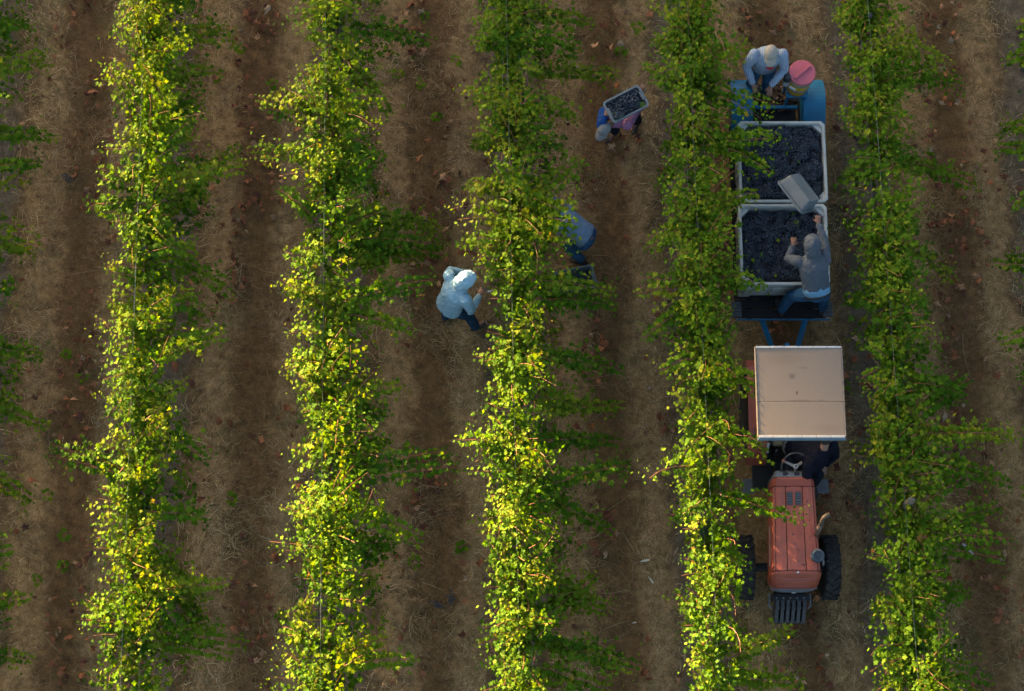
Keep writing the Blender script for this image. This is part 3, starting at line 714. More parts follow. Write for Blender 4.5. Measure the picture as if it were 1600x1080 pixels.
for xa, xb in ((3.095, 3.395), (4.105, 4.42)):
    bm = bmesh.new(); yc, zc, R1 = 3.37, .40, .44
    outer = [(yc - 1.8 + R1 * math.cos(a), zc + R1 * math.sin(a)) for a in np.linspace(-.12, math.pi + .12, 25)]
    inner = [(yc - 1.8 + (R1 - .012) * math.cos(a), zc + (R1 - .012) * math.sin(a)) for a in np.linspace(math.pi + .12, -.12, 25)]
    nn = 25
    A = [[bm.verts.new((x - TX, q[0], q[1])) for q in outer] for x in (xa, xb)]; Bv = [[bm.verts.new((x - TX, q[0], q[1])) for q in inner[::-1]] for x in (xa, xb)]
    for k in range(nn - 1):
        bm.faces.new((A[0][k], A[0][k + 1], A[1][k + 1], A[1][k])); bm.faces.new((Bv[0][k], Bv[1][k], Bv[1][k + 1], Bv[0][k + 1]))
        bm.faces.new((A[0][k], Bv[0][k], Bv[0][k + 1], A[0][k + 1])); bm.faces.new((A[1][k], A[1][k + 1], Bv[1][k + 1], Bv[1][k]))
    for k in (0, nn - 1): bm.faces.new((A[0][k], A[1][k], Bv[1][k], Bv[0][k]))
    # inner side plate
    xin = xb if xa < TX else xa
    xo = .004 if xa < TX else -.004
    fan = [bm.verts.new((xin - TX + xo, q[0], q[1])) for q in outer]
    bm.faces.new(fan)
    bmesh.ops.recalc_face_normals(bm, faces=bm.faces)
    obj("fender", bm, BLUE, trailer, smooth=False)
    xm = (xa + xb) / 2
    bm = bmesh.new(); add_lathe(bm, [(.2, -.11), (.34, -.10), (.37, -.05), (.37, .05), (.34, .10), (.2, .11)], (xm - TX, yc - 1.8, .37), 'X', 28)
    w = obj("wheel", bm, RUBBER, trailer, smooth=True)
    bm = bmesh.new(); add_lathe(bm, [(.05, -.09), (.19, -.085), (.19, .085), (.05, .09)], (xm - TX, yc - 1.8, .37), 'X', 20); obj("rim", bm, DARK, w)
bm = bmesh.new(); add_box(bm, (.30, .30, .02), tl(4.0, 3.50, .93), bevel=.004)
for a, b in ((-.12, -.12), (.12, -.12), (-.12, .12), (.12, .12)): add_box(bm, (.03, .03, .52), tl(4.0 + a, 3.5 + b, .67))
obj("cooler_rack", bm, BLUE, trailer)
# trampled leaves the sorter throws out, lying on the rear platform
P_ = np.stack([RNG.uniform(3.66, 3.98, 220), RNG.uniform(3.36, 3.70, 220), RNG.uniform(.455, .53, 220)], 1)
Nn_ = np.stack([RNG.normal(0, .7, 220), RNG.normal(0, .7, 220), np.ones(220)], 1); an_ = RNG.uniform(0, 6.28, 220)
cp_ = np.array([(.16, .085, .05), (.24, .14, .08), (.10, .055, .035)])[RNG.integers(0, 3, 220)]
me = leaves_mesh("discarded_leaves", P_, frames(Nn_, np.stack([np.cos(an_), np.sin(an_), 0 * an_], 1)), RNG.uniform(.03, .075, 220), cp_, attr_mat("discard", .85), RNG.integers(0, 4, 220))
tag(link("discarded_leaves", me), "brown leaves thrown down on the trailer's rear platform", "leaves", kind="stuff")

# ------------------------------------------------------------------ grape bins
def bin_(cx, y0, y1, label, fill, seed):
    cy = (y0 + y1) / 2; w, d = 1.20, y1 - y0; zb, zt = .575, 1.30
    b = empty("grape_bin", (cx, cy, zb), label=label, cat="bin", group="white bins of grapes on the trailer")
    h = zt - zb; t = .038; tp = .035                          # wall thickness, taper
    def rect(hw, hd, z, c=.05): return [(-hw + c, -hd, z), (hw - c, -hd, z), (hw, -hd + c, z), (hw, hd - c, z), (hw - c, hd, z), (-hw + c, hd, z), (-hw, hd - c, z), (-hw, -hd + c, z)]
    bm = bmesh.new()
    rings = [rect(w/2 - tp, d/2 - tp, .10), rect(w/2 - .018, d/2 - .018, h - .06), rect(w/2 - .018, d/2 - .018, h - .012), rect(w/2 - t, d/2 - t, h - .012), rect(w/2 - t - .01, d/2 - t - .01, .16)]
    loft(bm, rings); obj("shell", bm, BINP, b)
    bm = bmesh.new()                                           # rolled rim
    R = [rect(w/2, d/2, h - .055), rect(w/2 + .004, d/2 + .004, h - .008), rect(w/2 - .006, d/2 - .006, h), rect(w/2 - t + .006, d/2 - t + .006, h + .001), rect(w/2 - t - .004, d/2 - t - .004, h - .03)]
    rr = [[bm.verts.new(p) for p in s_] for s_ in R]
    for A, B in zip(rr, rr[1:] + rr[:1]):
        for k in range(8): bm.faces.new((A[k], A[(k + 1) % 8], B[(k + 1) % 8], B[k]))
    bmesh.ops.recalc_face_normals(bm, faces=bm.faces)
    obj("rim", bm, BINP, b)
    for sx_ in (-1, 1):
        for sy_ in (-1, 1):
            bm = bmesh.new(); X, Y = sx_ * (w/2 - t - .002), sy_ * (d/2 - t - .002); g = .13
            add_prism(bm, [(X, Y), (X - sx_ * g, Y), (X, Y - sy_ * g)], 'Z', h - .16, h - .035); obj("corner_gusset", bm, BINP, b)
            bm = bmesh.new(); add_box(bm, (.16, .16, .12), (sx_ * (w/2 - .12), sy_ * (d/2 - .12), .062), bevel=.012); obj("foot", bm, BINP, b)
    for s in (-1, 1):                                          # raised panels and ribs on the four sides
        for (a, wd) in ((-.36, .30), (0.36, .30), (0, .30)):
            bm = bmesh.new(); add_box(bm, (wd, .02, .34), (a, s * (d/2 - .022), .33), (s * -.03, 0, 0), bevel=.009); obj("side_panel", bm, BINP, b)
            bm = bmesh.new(); add_box(bm, (.02, wd * .95, .34), (s * (w/2 - .022), a * .93, .33), (0, s * .03, 0), bevel=.009); obj("side_panel", bm, BINP, b)
    pts = heap(-w/2 + .075, w/2 - .075, -d/2 + .075, d/2 - .075, fill - zb, .05, 360, seed)
    g = berries("grapes", pts, .0092, np.random.default_rng(seed), None); g.location = (cx, cy, zb)
    for k in range(9):      # stray leaves and stems among the grapes
        o = link("leaf", single_leaf_mesh(k % 4, (k * 3) % 5), b); o.matrix_local = Matrix.Translation((random.uniform(-.5, .5), random.uniform(-.48, .48), fill - zb + .115)) @ Euler((random.gauss(0, .4), random.gauss(0, .4), random.uniform(0, 6))).to_matrix().to_4x4() @ Matrix.Scale(random.uniform(.035, .075), 4)
    tag(g, "heap of dark blue grapes filling the " + ("rear" if cy > 2 else "front") + " bin", "grapes", kind="stuff")
    bm = bmesh.new(); add_box(bm, (w - .11, d - .11, .2), (0, 0, fill - zb - .13)); link("bin_filler", bm_mesh("pulp", bm, M("grape_pulp", (.012, .010, .016), .6, .3, 30)), b).name = "grape_bed"
bin_(3.705, 1.675, 2.85, "rear white bin, heaped to the rim with dark grapes, beside the blue fenders", 1.205, 21)
bin_(3.68, .50, 1.645, "front white bin of grapes the grey-hooded worker leans over", 1.125, 22)

# ------------------------------------------------------------------ picking lugs
LUG = M("lug_plastic", (.090, .108, .122), .5, .12, 6, dirt=(.13, .12, .11), dirt_at=.55, wear=(.07, .10, .09), wear_scale=30, wear_at=.72, bump=.06)
def rrect(hx, hy, z, r, n=4):
    out = []
    for qx, qy, a0 in ((1, 1, 0), (-1, 1, 1), (-1, -1, 2), (1, -1, 3)):
        for k in range(n + 1):
            a = (a0 + k / n) * math.pi / 2
            out.append((qx * (hx - r) + r * math.cos(a), qy * (hy - r) + r * math.sin(a), z))
    return out
def lug(loc, rot, label, fill=None, seed=0, dims=(.56, .335, .20)):
    l = empty("picking_lug", loc, label=label, cat="lug", group="grey picking lugs"); l.rotation_euler = rot
    X, Y, Hh = dims[0] / 2, dims[1] / 2, dims[2]
    bm = bmesh.new()
    loft(bm, [rrect(X - .05, Y - .04, 0, .03), rrect(X - .016, Y - .014, Hh - .012, .04), rrect(X - .016, Y - .014, Hh, .04), rrect(X - .026, Y - .024, Hh, .035), rrect(X - .058, Y - .048, .012, .03)])
    obj("tub", bm, LUG, l, smooth=False)
    bm = bmesh.new()
    R = [rrect(X - .018, Y - .016, Hh - .03, .04), rrect(X + .004, Y + .004, Hh - .03, .05), rrect(X + .004, Y + .004, Hh + .002, .05), rrect(X - .024, Y - .022, Hh + .004, .035)]
    rr = [[bm.verts.new(p) for p in s_] for s_ in R]; n = len(rr[0])
    for A, B in zip(rr, rr[1:] + rr[:1]):
        for k in range(n): bm.faces.new((A[k], A[(k + 1) % n], B[(k + 1) % n], B[k]))
    bmesh.ops.recalc_face_normals(bm, faces=bm.faces); obj("rim", bm, LUG, l)
    for s in (-1, 1):
        bm = bmesh.new(); add_box(bm, (.03, .13, .028), (s * (X - .035), 0, Hh - .004), bevel=.008); obj("handle", bm, LUG, l)
        for k in (-1, 0, 1):
            bm = bmesh.new(); add_box(bm, (.03, .035, .10), (s * (X - .045), k * .085, .075), (0, s * .17, 0), bevel=.01); obj("end_rib", bm, LUG, l)
    if fill:
        pts = heap(-X + .055, X - .055, -Y + .05, Y - .05, fill, .025, 62, seed, .0085)
        g = berries("grapes", pts, .0095, np.random.default_rng(seed), None); g.matrix_world = Matrix.Translation(loc) @ Euler(rot).to_matrix().to_4x4()
        tag(g, "dark grapes filling the lug of the picker in pink" if seed == 31 else "dark grapes in the lug lying under the vines", "grapes", kind="stuff")
        for k in range(4):
            o = link("leaf", single_leaf_mesh(k % 4, 1 + k % 2), l); o.matrix_local = Matrix.Translation((-X + .1 + .02 * k + (.28 if k == 3 else 0), -.06 - .012 * k, fill + .06)) @ Euler((.3 * k - .4, .3, k * 1.4)).to_matrix().to_4x4() @ Matrix.Scale(.085, 4)
    return l
p = at(978, 162, 1.60)
CLUG = lug((p.x, p.y, 1.42), (math.radians(3), math.radians(-2), math.radians(28)), "grey picking lug full of dark grapes, carried by the picker in pink", .12, 31)
# tipped-out lug: bottom turned up to the right, opening to the lower left
p = at(1250, 300, 1.68)
ax = Vector((.54, -.83, .06)).normalized()
bn = Vector((.62, .30, .72)); bn = (bn - ax * bn.dot(ax)).normalized()      # direction the underside faces
up = -bn; yv = up.cross(ax)
R3 = Matrix((ax, yv, up)).transposed()
LUGB = lug((0, 0, 0), R3.to_euler(), "empty grey lug tipped over above the front bin by the grey-hooded worker")
LUGB.location = Vector(p) - up * .10
p = at(899, 437, .2)
lug((p.x, p.y, .02), (0, 0, math.radians(12)), "grey lug standing on the ground half hidden under the middle row", .05, 33)

# bunches dropped on the ground
for (px, py, lab, sd) in ((106, 279, "dark grape bunch dropped on the ground left of the leftmost full row", 41), (705, 935, "dark grape bunch dropped in the alley below the hooded picker", 42), (683, 944, "reddish-dark grape bunch dropped left of another bunch in the alley", 43)):
    q = at(px, py, .03); rng = np.random.default_rng(sd)
    o = berries("grape_bunch", bunch_points(np.zeros(3), .055, 60, rng, .6), .009, rng); o.location = (q.x, q.y, .05)
    tag(o, lab, "grape bunch", "grape bunches dropped on the ground")

# green plastic sheet hung in the row left of the tractor
bm = bmesh.new()
SH = M("green_plastic_sheet", (.035, .065, .050), .35, .35, 5, spec=.5, dirt=(.07, .08, .07), dirt_at=.5, bump=.15, bscale=15)
secs = []
for (px, py, z, w_) in ((1097, 798, 1.45, .11), (1099, 810, 1.40, .15), (1101, 828, 1.2, .16), (1104, 846, .95, .15), (1108, 862, .7, .11), (1111, 874, .55, .05)):
    c = at(px, py, z); secs.append([(c.x + w_ * .5 * math.cos(a), c.y + .03 * math.sin(a), c.z + .045 * math.sin(a) + .01 * math.sin(5 * a)) for a in np.linspace(0, 2 * math.pi, 14, endpoint=False)])
loft(bm, secs); obj("plastic_sheet", bm, SH, smooth=True, label="dark green plastic sheet hanging among the vines left of the tractor's hood", cat="plastic sheet")

# ------------------------------------------------------------------ water cooler
CY = M("cooler_yellow", (.46, .28, .02), .45, .1, 6, dirt=(.30, .19, .04), dirt_at=.64); CG = M("cooler_grey_band", (.16, .17, .16), .5, .1, 6); CP = M("cooler_pink_lid", (.40, .085, .115), .5, .08, 4, dirt=(.33, .10, .12), dirt_at=.5)
c = at(1251, 104, 1.50); cooler = empty("water_cooler", (4.0, 3.50, .945), label="yellow water cooler with a faded pink lid on the trailer's rear corner", cat="cooler")
def ring_part(name, prof, mat, par=cooler): bm = bmesh.new(); add_lathe(bm, prof, (0, 0, 0), 'Z', 40); return obj(name, bm, mat, par, smooth=False)
ring_part("base", [(.14, 0), (.15, .01), (.152, .05)], CG)
ring_part("body", [(.150, .05), (.152, .06), (.158, .17), (.158, .18)], CY)
ring_part("band", [(.158, .18), (.166, .185), (.166, .225), (.160, .23)], CG)
ring_part("body", [(.160, .23), (.164, .30), (.166, .38)], CY)
ring_part("band", [(.166, .38), (.174, .385), (.174, .43), (.168, .435)], CG)
ring_part("body", [(.168, .435), (.170, .48), (.170, .485)], CY)
lid = ring_part("lid", [(.170, .486), (.184, .49), (.186, .525), (.178, .535), (.12, .538), (.02, .54)], CP)
bm = bmesh.new(); add_box(bm, (.30, .035, .026), (0, 0, .552), (0, 0, .72), bevel=.008, seg=2); obj("lid_handle", bm, CP, lid)
bm = bmesh.new(); add_prism(bm, [(-.075, .25), (.03, .25), (.03, .31), (-.075, .31)], 'Y', -.172, -.160); o = obj("sticker", bm, M("white_sticker", (.6, .62, .64), .5, .1, 10), cooler); o.rotation_euler = (0, 0, -.55)
cup = empty("t", (0, 0, 0)); bpy.data.objects.remove(cup)
bm = bmesh.new(); add_lathe(bm, [(.045, .28), (.05, .29), (.05, .42), (.045, .425)], (-.20, -.06, 0), 'Z', 20); cd = obj("cup_dispenser", bm, M("dispenser_grey", (.25, .28, .31), .4, .1, 8), cooler)
bm = bmesh.new(); add_lathe(bm, [(.05, .425), (.054, .43), (.054, .52), (.045, .535), (.02, .537)], (-.20, -.06, 0), 'Z', 20); obj("dispenser_cap", bm, M("black_plastic", (.02, .022, .026), .35, .2, 8), cd)

# ------------------------------------------------------------------ tractor (faces down the picture)
ORNG = M("orange_paint", (.34, .083, .050), .48, .14, 5, spec=.4, dirt=(.25, .085, .06), dirt_at=.48, wear=(.035, .028, .026), wear_scale=17, wear_at=.605, bump=.06)
ORN2 = M("orange_paint_clean", (.29, .068, .04), .5, .15, 4, spec=.4, dirt=(.16, .055, .037), dirt_at=.58)
GREYP = M("grey_trim", (.13, .14, .155), .55, .15, 10, dirt=(.10, .09, .08))
BLACK = M("black_steel", (.016, .016, .018), .6, .3, 12, dirt=(.05, .04, .03), dirt_at=.62)
RUST = M("rusty_pipe", (.12, .075, .055), .85, .35, 25, wear=(.14, .10, .08), wear_scale=14, wear_at=.62, bump=.3)
CREAM = M("roof_canvas", (.190, .150, .118), .85, .06, 3, dirt=(.185, .122, .088), dirt_at=.55, bump=.25, bscale=5, stretch=(40, 4, 4))
def roof_stains(m):
    N, L = m.node_tree.nodes, m.node_tree.links; P = N["Principled BSDF"]; c = P.inputs["Base Color"].links[0].from_socket
    tc = N.new("ShaderNodeTexCoord")
    for (x, y, rx, ry, k, col) in ((-.115, 1.18, .035, .035, .55, (.07, .06, .052)), (.03, 1.29, .06, .012, .35, (.10, .07, .055)), (-.06, .96, .012, .022, .8, (.03, .025, .022)), (-.02, .86, .14, .012, .5, (.09, .065, .05)), (.25, .865, .05, .01, .4, (.09, .065, .05)), (-.2, 1.42, .2, .09, .25, (.12, .085, .065)), (.3, .5, .16, .05, .25, (.12, .085, .065))):
        mp = N.new("ShaderNodeMapping"); mp.vector_type = 'TEXTURE'; mp.inputs["Location"].default_value = (x, y, 2.3); mp.inputs["Scale"].default_value = (rx * 1.6, ry * 1.6, 1.0); L.new(tc.outputs["Object"], mp.inputs[0])
        g = N.new("ShaderNodeTexGradient"); g.gradient_type = 'SPHERICAL'; L.new(mp.outputs[0], g.inputs[0])
        nz = noise_tex(N, L, tc.outputs["Object"], 45, 4); mu = N.new("ShaderNodeMath"); mu.operation = 'MULTIPLY'; L.new(g.outputs["Fac"], mu.inputs[0]); L.new(nz.outputs[0], mu.inputs[1])
        r = ramp(N, [(.05, (0, 0, 0)), (.30, (k, k, k))]); L.new(mu.outputs[0], r.inputs[0]); c = mixc(N, L, r.outputs[0], c, col)
    L.new(c, P.inputs["Base Color"])
roof_stains(CREAM)
STRIP = M("white_metal_trim", (.42, .42, .41), .45, .1, 12, metal=.2, dirt=(.42, .40, .36), dirt_at=.55)
STEELB = M("blue_grey_steel", (.10, .16, .20), .5, .15, 10)
KX, KY = 3.675, -2.2
tr = empty("tractor", (KX, KY, 0), label="small orange tractor with a beige sunroof pulling the grape trailer", cat="tractor")
def kl(x, y, z): return (x - KX, y - KY, z)
# engine block under the hood
bm = bmesh.new(); add_box(bm, (.40, 1.25, .55), kl(3.675, -2.75, .72), bevel=.02); add_box(bm, (.30, 1.6, .25), kl(3.675, -1.7, .55), bevel=.02); add_cyl(bm, .06, .06, 1.05, kl(3.68, -3.19, .43), 'X', 12)
obj("engine", bm, BLACK, tr)
HZ = 1.335
def hood_w(y): return np.interp(y, [-3.36, -2.2], [.318, .282])
ys = [-2.27, -2.5, -2.8, -3.1, -3.36]
bm = bmesh.new()                                           # inner hood core, dark in the seams
loft(bm, [[kl(KX + s * (hood_w(y) - .012) * fx, y, z) for s, fx, z in ((-1, 1, .86), (1, 1, .86), (1, 1, 1.22), (1, .86, HZ - .022), (-1, .86, HZ - .022), (-1, 1, 1.22))] for y in ys]); obj("hood_core", bm, BLACK, tr)
for (a, b, nm) in ((-.84, -.40, "hood_panel"), (-.365, .365, "hood_panel"), (.40, .84, "hood_panel")):
    bm = bmesh.new(); crown = .012 if nm and a == -.365 else 0.0
    loft(bm, [[kl(KX + hood_w(y) * q, y + (.008 if y == -2.27 else 0), z) for q, z in ((a, HZ - .02), (b, HZ - .02), (b, HZ - .002), ((a + b) / 2, HZ + .004 + crown * .5), (a, HZ - .002))] for y in ys]); obj("hood_panel", bm, ORNG, tr)
for s in (-1, 1):
    bm = bmesh.new(); loft(bm, [[kl(KX + s * hood_w(y) * q, y, z) for q, z in ((.865, HZ - .004), (.94, HZ - .014), (1.0, 1.25), (1.0, 1.19), (.98, 1.19), (.98, 1.24), (.86, HZ - .02))] for y in ys]); obj("hood_edge", bm, ORN2, tr)
    bm = bmesh.new(); loft(bm, [[kl(KX + s * hood_w(y) * q, y, z) for q, z in ((1.005, 1.18), (1.005, .90), (.985, .90), (.985, 1.18))] for y in ys]); sp = obj("side_panel", bm, ORN2, tr)
    bm = bmesh.new(); loft(bm, [[kl(KX + s * (hood_w(y) * 1.005 + q), y, z) for q, z in ((.004, 1.15), (.004, 1.09), (.001, 1.09), (.001, 1.15))] for y in (-2.75, -2.95, -3.28)]); obj("decal_stripe", bm, STRIP, sp)
for s in (-.055, .055):                                    # two louvred vents
    bm = bmesh.new(); add_box(bm, (.075, .17, .006), kl(KX + s - .005, -2.42, HZ + .010)); v_ = obj("vent", bm, BLACK, tr)
    for k in range(8): bm = bmesh.new(); add_box(bm, (.070, .008, .010), kl(KX + s - .005, -2.495 + .021 * k, HZ + .017), (.5, 0, 0)); obj("louvre", bm, GREYP, v_)
# nose with the grille
bm = bmesh.new()
def nose_sec(y, w_, zt, zb_, r=.05): return [kl(KX + q * w_, y, z) for q, z in ((-.85, zt), (-.4, zt + .012), (0, zt + .016), (.4, zt + .012), (.85, zt), (1, zt - r), (1, zb_), (-1, zb_), (-1, zt - r))]
loft(bm, [nose_sec(-3.368, .320, HZ - .012, .86), nose_sec(-3.40, .322, HZ - .018, .86), nose_sec(-3.43, .318, HZ - .06, .86), nose_sec(-3.52, .300, 1.13, .86), nose_sec(-3.555, .285, .98, .86)])
nose = obj("nose", bm, ORN2, tr, smooth=False)
for k in range(6):
    f = k / 5.0; y = -3.452 - .08 * f; z = 1.262 - .16 * f
    bm = bmesh.new(); loft(bm, [[kl(KX + q * .27, y + dy + .02 * q * q, z + dz) for dy, dz in ((0, .004), (-.014, -.004), (-.012, -.016), (.01, -.012))] for q in np.linspace(-1, 1, 7)]); obj("grille_slat", bm, ORN2, nose)
bm = bmesh.new(); loft(bm, [[kl(KX + q * .305, -3.575 + .05 * q ** 4 + dy, .95 + dz) for dy, dz in ((.05, .05), (-.01, .045), (-.02, 0), (.05, 0))] for q in np.linspace(-1, 1, 11)]); obj("bumper_trim", bm, GREYP, nose)
bm = bmesh.new(); add_cyl(bm, .016, .016, .01, kl(KX + .01, -3.385, HZ + .004), n=12); obj("badge", bm, STRIP, nose)
bm = bmesh.new(); add_box(bm, (.055, .012, .03), kl(KX, -3.60, .965), bevel=.003); obj("front_tag", bm, STRIP, nose)
# rear cowl, dash and steering
bm = bmesh.new(); loft(bm, [[kl(KX + s * w_ * fx, y, z) for s, fx, z in ((-1, 1, .86), (1, 1, .86), (1, 1, zt - .08), (1, .82, zt), (-1, .82, zt), (-1, 1, zt - .08))] for y, w_, zt in ((-2.255, .284, 1.345), (-2.17, .275, 1.36), (-2.14, .262, 1.34))]); obj("rear_cowl", bm, ORN2, tr)
bm = bmesh.new(); loft(bm, [[kl(KX + s * w_ * fx, y, z) for s, fx, z in ((-1, 1, .70), (1, 1, .70), (1, 1, zt - .05), (1, .9, zt), (-1, .9, zt), (-1, 1, zt - .05))] for y, w_, zt in ((-2.135, .255, 1.335), (-2.07, .24, 1.31), (-2.02, .20, 1.17))]); dash = obj("dashboard", bm, GREYP, tr)
for (dx, dy) in ((-.10, -2.09), (.05, -2.09)):
    bm = bmesh.new(); add_cyl(bm, .035, .035, .02, kl(KX + dx, dy, 1.318), n=16); obj("gauge", bm, BLACK, dash)
bm = bmesh.new(); add_tube(bm, [kl(3.70, -2.07, 1.1), kl(3.715, -2.0, 1.25)], .022, n=8); obj("steering_column", bm, BLACK, tr)
SWC = Vector(kl(3.72, -1.985, 1.28)); SWR = .185; tilt = Matrix.Rotation(math.radians(28), 3, 'X')
bm = bmesh.new(); add_tube(bm, [SWC + tilt @ Vector((SWR * math.cos(a), SWR * math.sin(a), 0)) for a in np.linspace(0, 2 * math.pi, 32, endpoint=False)], .012, n=8, closed=True); sw = obj("steering_wheel", bm, M("wheel_rim_plastic", (.05, .045, .04), .35, .3, 20), tr, smooth=True)
bm = bmesh.new()
for a in (.6, 2.7, 4.7): add_tube(bm, [SWC - Vector((0, 0, .01)), SWC + tilt @ Vector((SWR * math.cos(a), SWR * math.sin(a), 0))], [(.022, .006), (.012, .006)], n=8, side=(-math.sin(a), math.cos(a), 0))
obj("spoke", bm, M("spoke_metal", (.32, .27, .22), .45, .2, 12, metal=.4), sw)
bm = bmesh.new(); add_cyl(bm, .034, .030, .03, SWC + Vector((0, 0, .012)), n=16); obj("hub_cap", bm, STRIP, sw)
bm = bmesh.new(); add_cyl(bm, .014, .014, .034, SWC + Vector((0, 0, .014)), n=12); obj("hub_centre", bm, BLACK, sw)
bm = bmesh.new(); add_ball(bm, SWC + tilt @ Vector((-.165, .085, .045)), .028); obj("spinner_knob", bm, M("knob_brown", (.16, .07, .05), .4, .2, 10), sw, smooth=True)
# floor, seat, levers, steps
bm = bmesh.new(); add_box(bm, (.86, .85, .03), kl(KX, -1.72, .52), bevel=.006); obj("floor_plate", bm, BLACK, tr)
for s in (-1, 1):
    bm = bmesh.new(); add_box(bm, (.16, .20, .02), kl(KX + .02 + s * .50, -2.10, .50), bevel=.005)
    for a in range(3):
        for b in range(3): add_box(bm, (.03, .015, .012), kl(KX + .02 + s * .50 - .045 + .045 * a, -2.16 + .06 * b, .516))
    obj("step_plate", bm, GREYP, tr)
bm = bmesh.new(); add_box(bm, (.44, .42, .10), kl(3.70, -1.42, .88), bevel=.035, seg=2); add_box(bm, (.44, .10, .40), kl(3.70, -1.20, 1.08), (-.2, 0, 0), bevel=.035, seg=2); add_box(bm, (.2, .2, .34), kl(3.70, -1.40, .68)); obj("seat", bm, M("seat_vinyl", (.30, .24, .12), .5, .2, 10), tr)
for (x, y, z, x2, y2, z2) in ((3.52, -1.86, .55, 3.50, -1.74, 1.12), (3.46, -1.6, .8, 3.42, -1.66, 1.2), (3.86, -2.0, .9, 3.90, -1.95, 1.2)):
    bm = bmesh.new(); add_tube(bm, [kl(x, y, z), kl(x2, y2, z2)], .009, n=6); add_ball(bm, kl(x2, y2, z2), .022, 8); obj("lever", bm, BLACK, tr)
# wheels
def lugged_wheel(x, y, R_, w_, nl_, name):
    z = R_
    bm = bmesh.new(); add_lathe(bm, [(R_ * .55, -w_ * .40), (R_ * .80, -w_ * .5), (R_ * .93, -w_ * .46), (R_ * .955, -w_ * .3), (R_ * .965, 0), (R_ * .955, w_ * .3), (R_ * .93, w_ * .46), (R_ * .80, w_ * .5), (R_ * .55, w_ * .40)], (0, 0, 0), 'X', 32)
    wh = obj(name, bm, RUBBER, tr, smooth=True, loc=kl(x, y, z))
    me = {}
    for s in (-1, 1):
        bm = bmesh.new(); add_box(bm, (w_ * .56, R_ * .075, R_ * .10), (s * w_ * .25, 0, 0), (0, 0, s * .62), bevel=.006); me[s] = bm_mesh("tread_lug", bm, RUBBER)
    for k in range(nl_):
        for s in (-1, 1):
            a = 2 * math.pi * (k + (.5 if s > 0 else 0)) / nl_
            o = link("tread_lug", me[s], wh); o.matrix_local = Matrix.Rotation(a, 4, 'X') @ Matrix.Translation((0, 0, R_ * .965))
    bm = bmesh.new(); add_lathe(bm, [(.05, -w_ * .32), (R_ * .54, -w_ * .38), (R_ * .56, 0), (R_ * .54, w_ * .38), (.05, w_ * .32)], (0, 0, 0), 'X', 24); obj("rim", bm, M("rim_paint_" + name, (.34, .33, .30), .6, .2, 10), wh)
lugged_wheel(3.115, -3.19, .43, .205, 17, "front_wheel"); lugged_wheel(4.245, -3.19, .43, .205, 17, "front_wheel")
lugged_wheel(3.285, -1.08, .58, .27, 18, "rear_wheel"); lugged_wheel(4.065, -1.08, .58, .27, 18, "rear_wheel")
for s, xa in ((-1, 3.13), (1, 3.95)):
    bm = bmesh.new(); xb = xa + .27
    prof = [(-.48, 1.02), (-.62, 1.22), (-1.0, 1.25), (-1.45, 1.22), (-1.68, 1.08), (-1.86, .72), (-1.84, .70), (-1.66, 1.05), (-1.44, 1.195), (-1.0, 1.225), (-.63, 1.195), (-.5, 1.0)]
    xin = .10
    secs = []
    loft(bm, [[kl(xa if s < 0 else xb, y, z) for y, z in prof], [kl(xa + .03 if s < 0 else xb - .03, y, z + .012) for y, z in prof], [kl(xb if s < 0 else xa, y, z + .012) for y, z in prof]])
    fd = obj("fender", bm, ORN2, tr)
    bm = bmesh.new(); add_box(bm, (.03, .16, .015), kl(xb - .01 if s < 0 else xa + .01, -1.70, 1.10), (.9, 0, 0)); obj("chrome_strip", bm, STRIP, fd)
    bm = bmesh.new(); add_cyl(bm, .035, .03, .03, kl(xa + .13, -1.52, 1.235), n=14); obj("tail_lamp", bm, M("lamp_red", (.10, .02, .015), .3, .1, 6), fd)
# exhaust and air cleaner
bm = bmesh.new(); add_tube(bm, [kl(3.945, -2.905, 1.30), kl(3.955, -2.85, 1.46), kl(3.965, -2.81, 1.58)], .034, n=14); ex = obj("exhaust_pipe", bm, RUST, tr, smooth=True)
bm = bmesh.new(); add_tube(bm, [kl(3.965, -2.81, 1.56), kl(3.972, -2.77, 1.68), kl(3.98, -2.745, 1.74), kl(4.01, -2.725, 1.79), kl(4.045, -2.715, 1.81)], [.027, .027, .027, .028, .029], n=14, cap=True); obj("exhaust_tip", bm, M("scaled_steel", (.075, .055, .042), .75, .2, 20), ex, smooth=True)
bm = bmesh.new(); add_box(bm, (.10, .014, .014), kl(3.93, -2.84, 1.50)); obj("clamp", bm, RUST, ex)
bm = bmesh.new(); add_cyl(bm, .048, .048, .34, kl(3.915, -3.20, 1.33), n=16); ac = obj("air_intake", bm, BLACK, tr, smooth=False)
bm = bmesh.new(); add_lathe(bm, [(.06, 0), (.088, .012), (.09, .05), (.082, .075), (.06, .085), (.03, .087)], kl(3.915, -3.20, 1.50), 'Z', 28); cap_ = obj("intake_cap", bm, M("blue_black_plastic", (.025, .04, .06), .35, .2, 10, spec=.5), ac)
for r_ in (.055, .03):
    bm = bmesh.new(); add_tube(bm, [Vector(kl(3.915, -3.20, 1.587)) + Vector((r_ * math.cos(a), r_ * math.sin(a), 0)) for a in np.linspace(0, 6.283, 20, endpoint=False)], .004, n=6, closed=True); obj("cap_ring", bm, BLACK, cap_)
bm = bmesh.new(); add_tube(bm, [Vector(kl(4.03, -3.24, 1.25)) + Vector((0, .04 * math.cos(a), .04 * math.sin(a))) for a in np.linspace(0, 6.283, 16, endpoint=False)], .012, n=6, closed=True); obj("hose_clamp", bm, GREYP, ac)
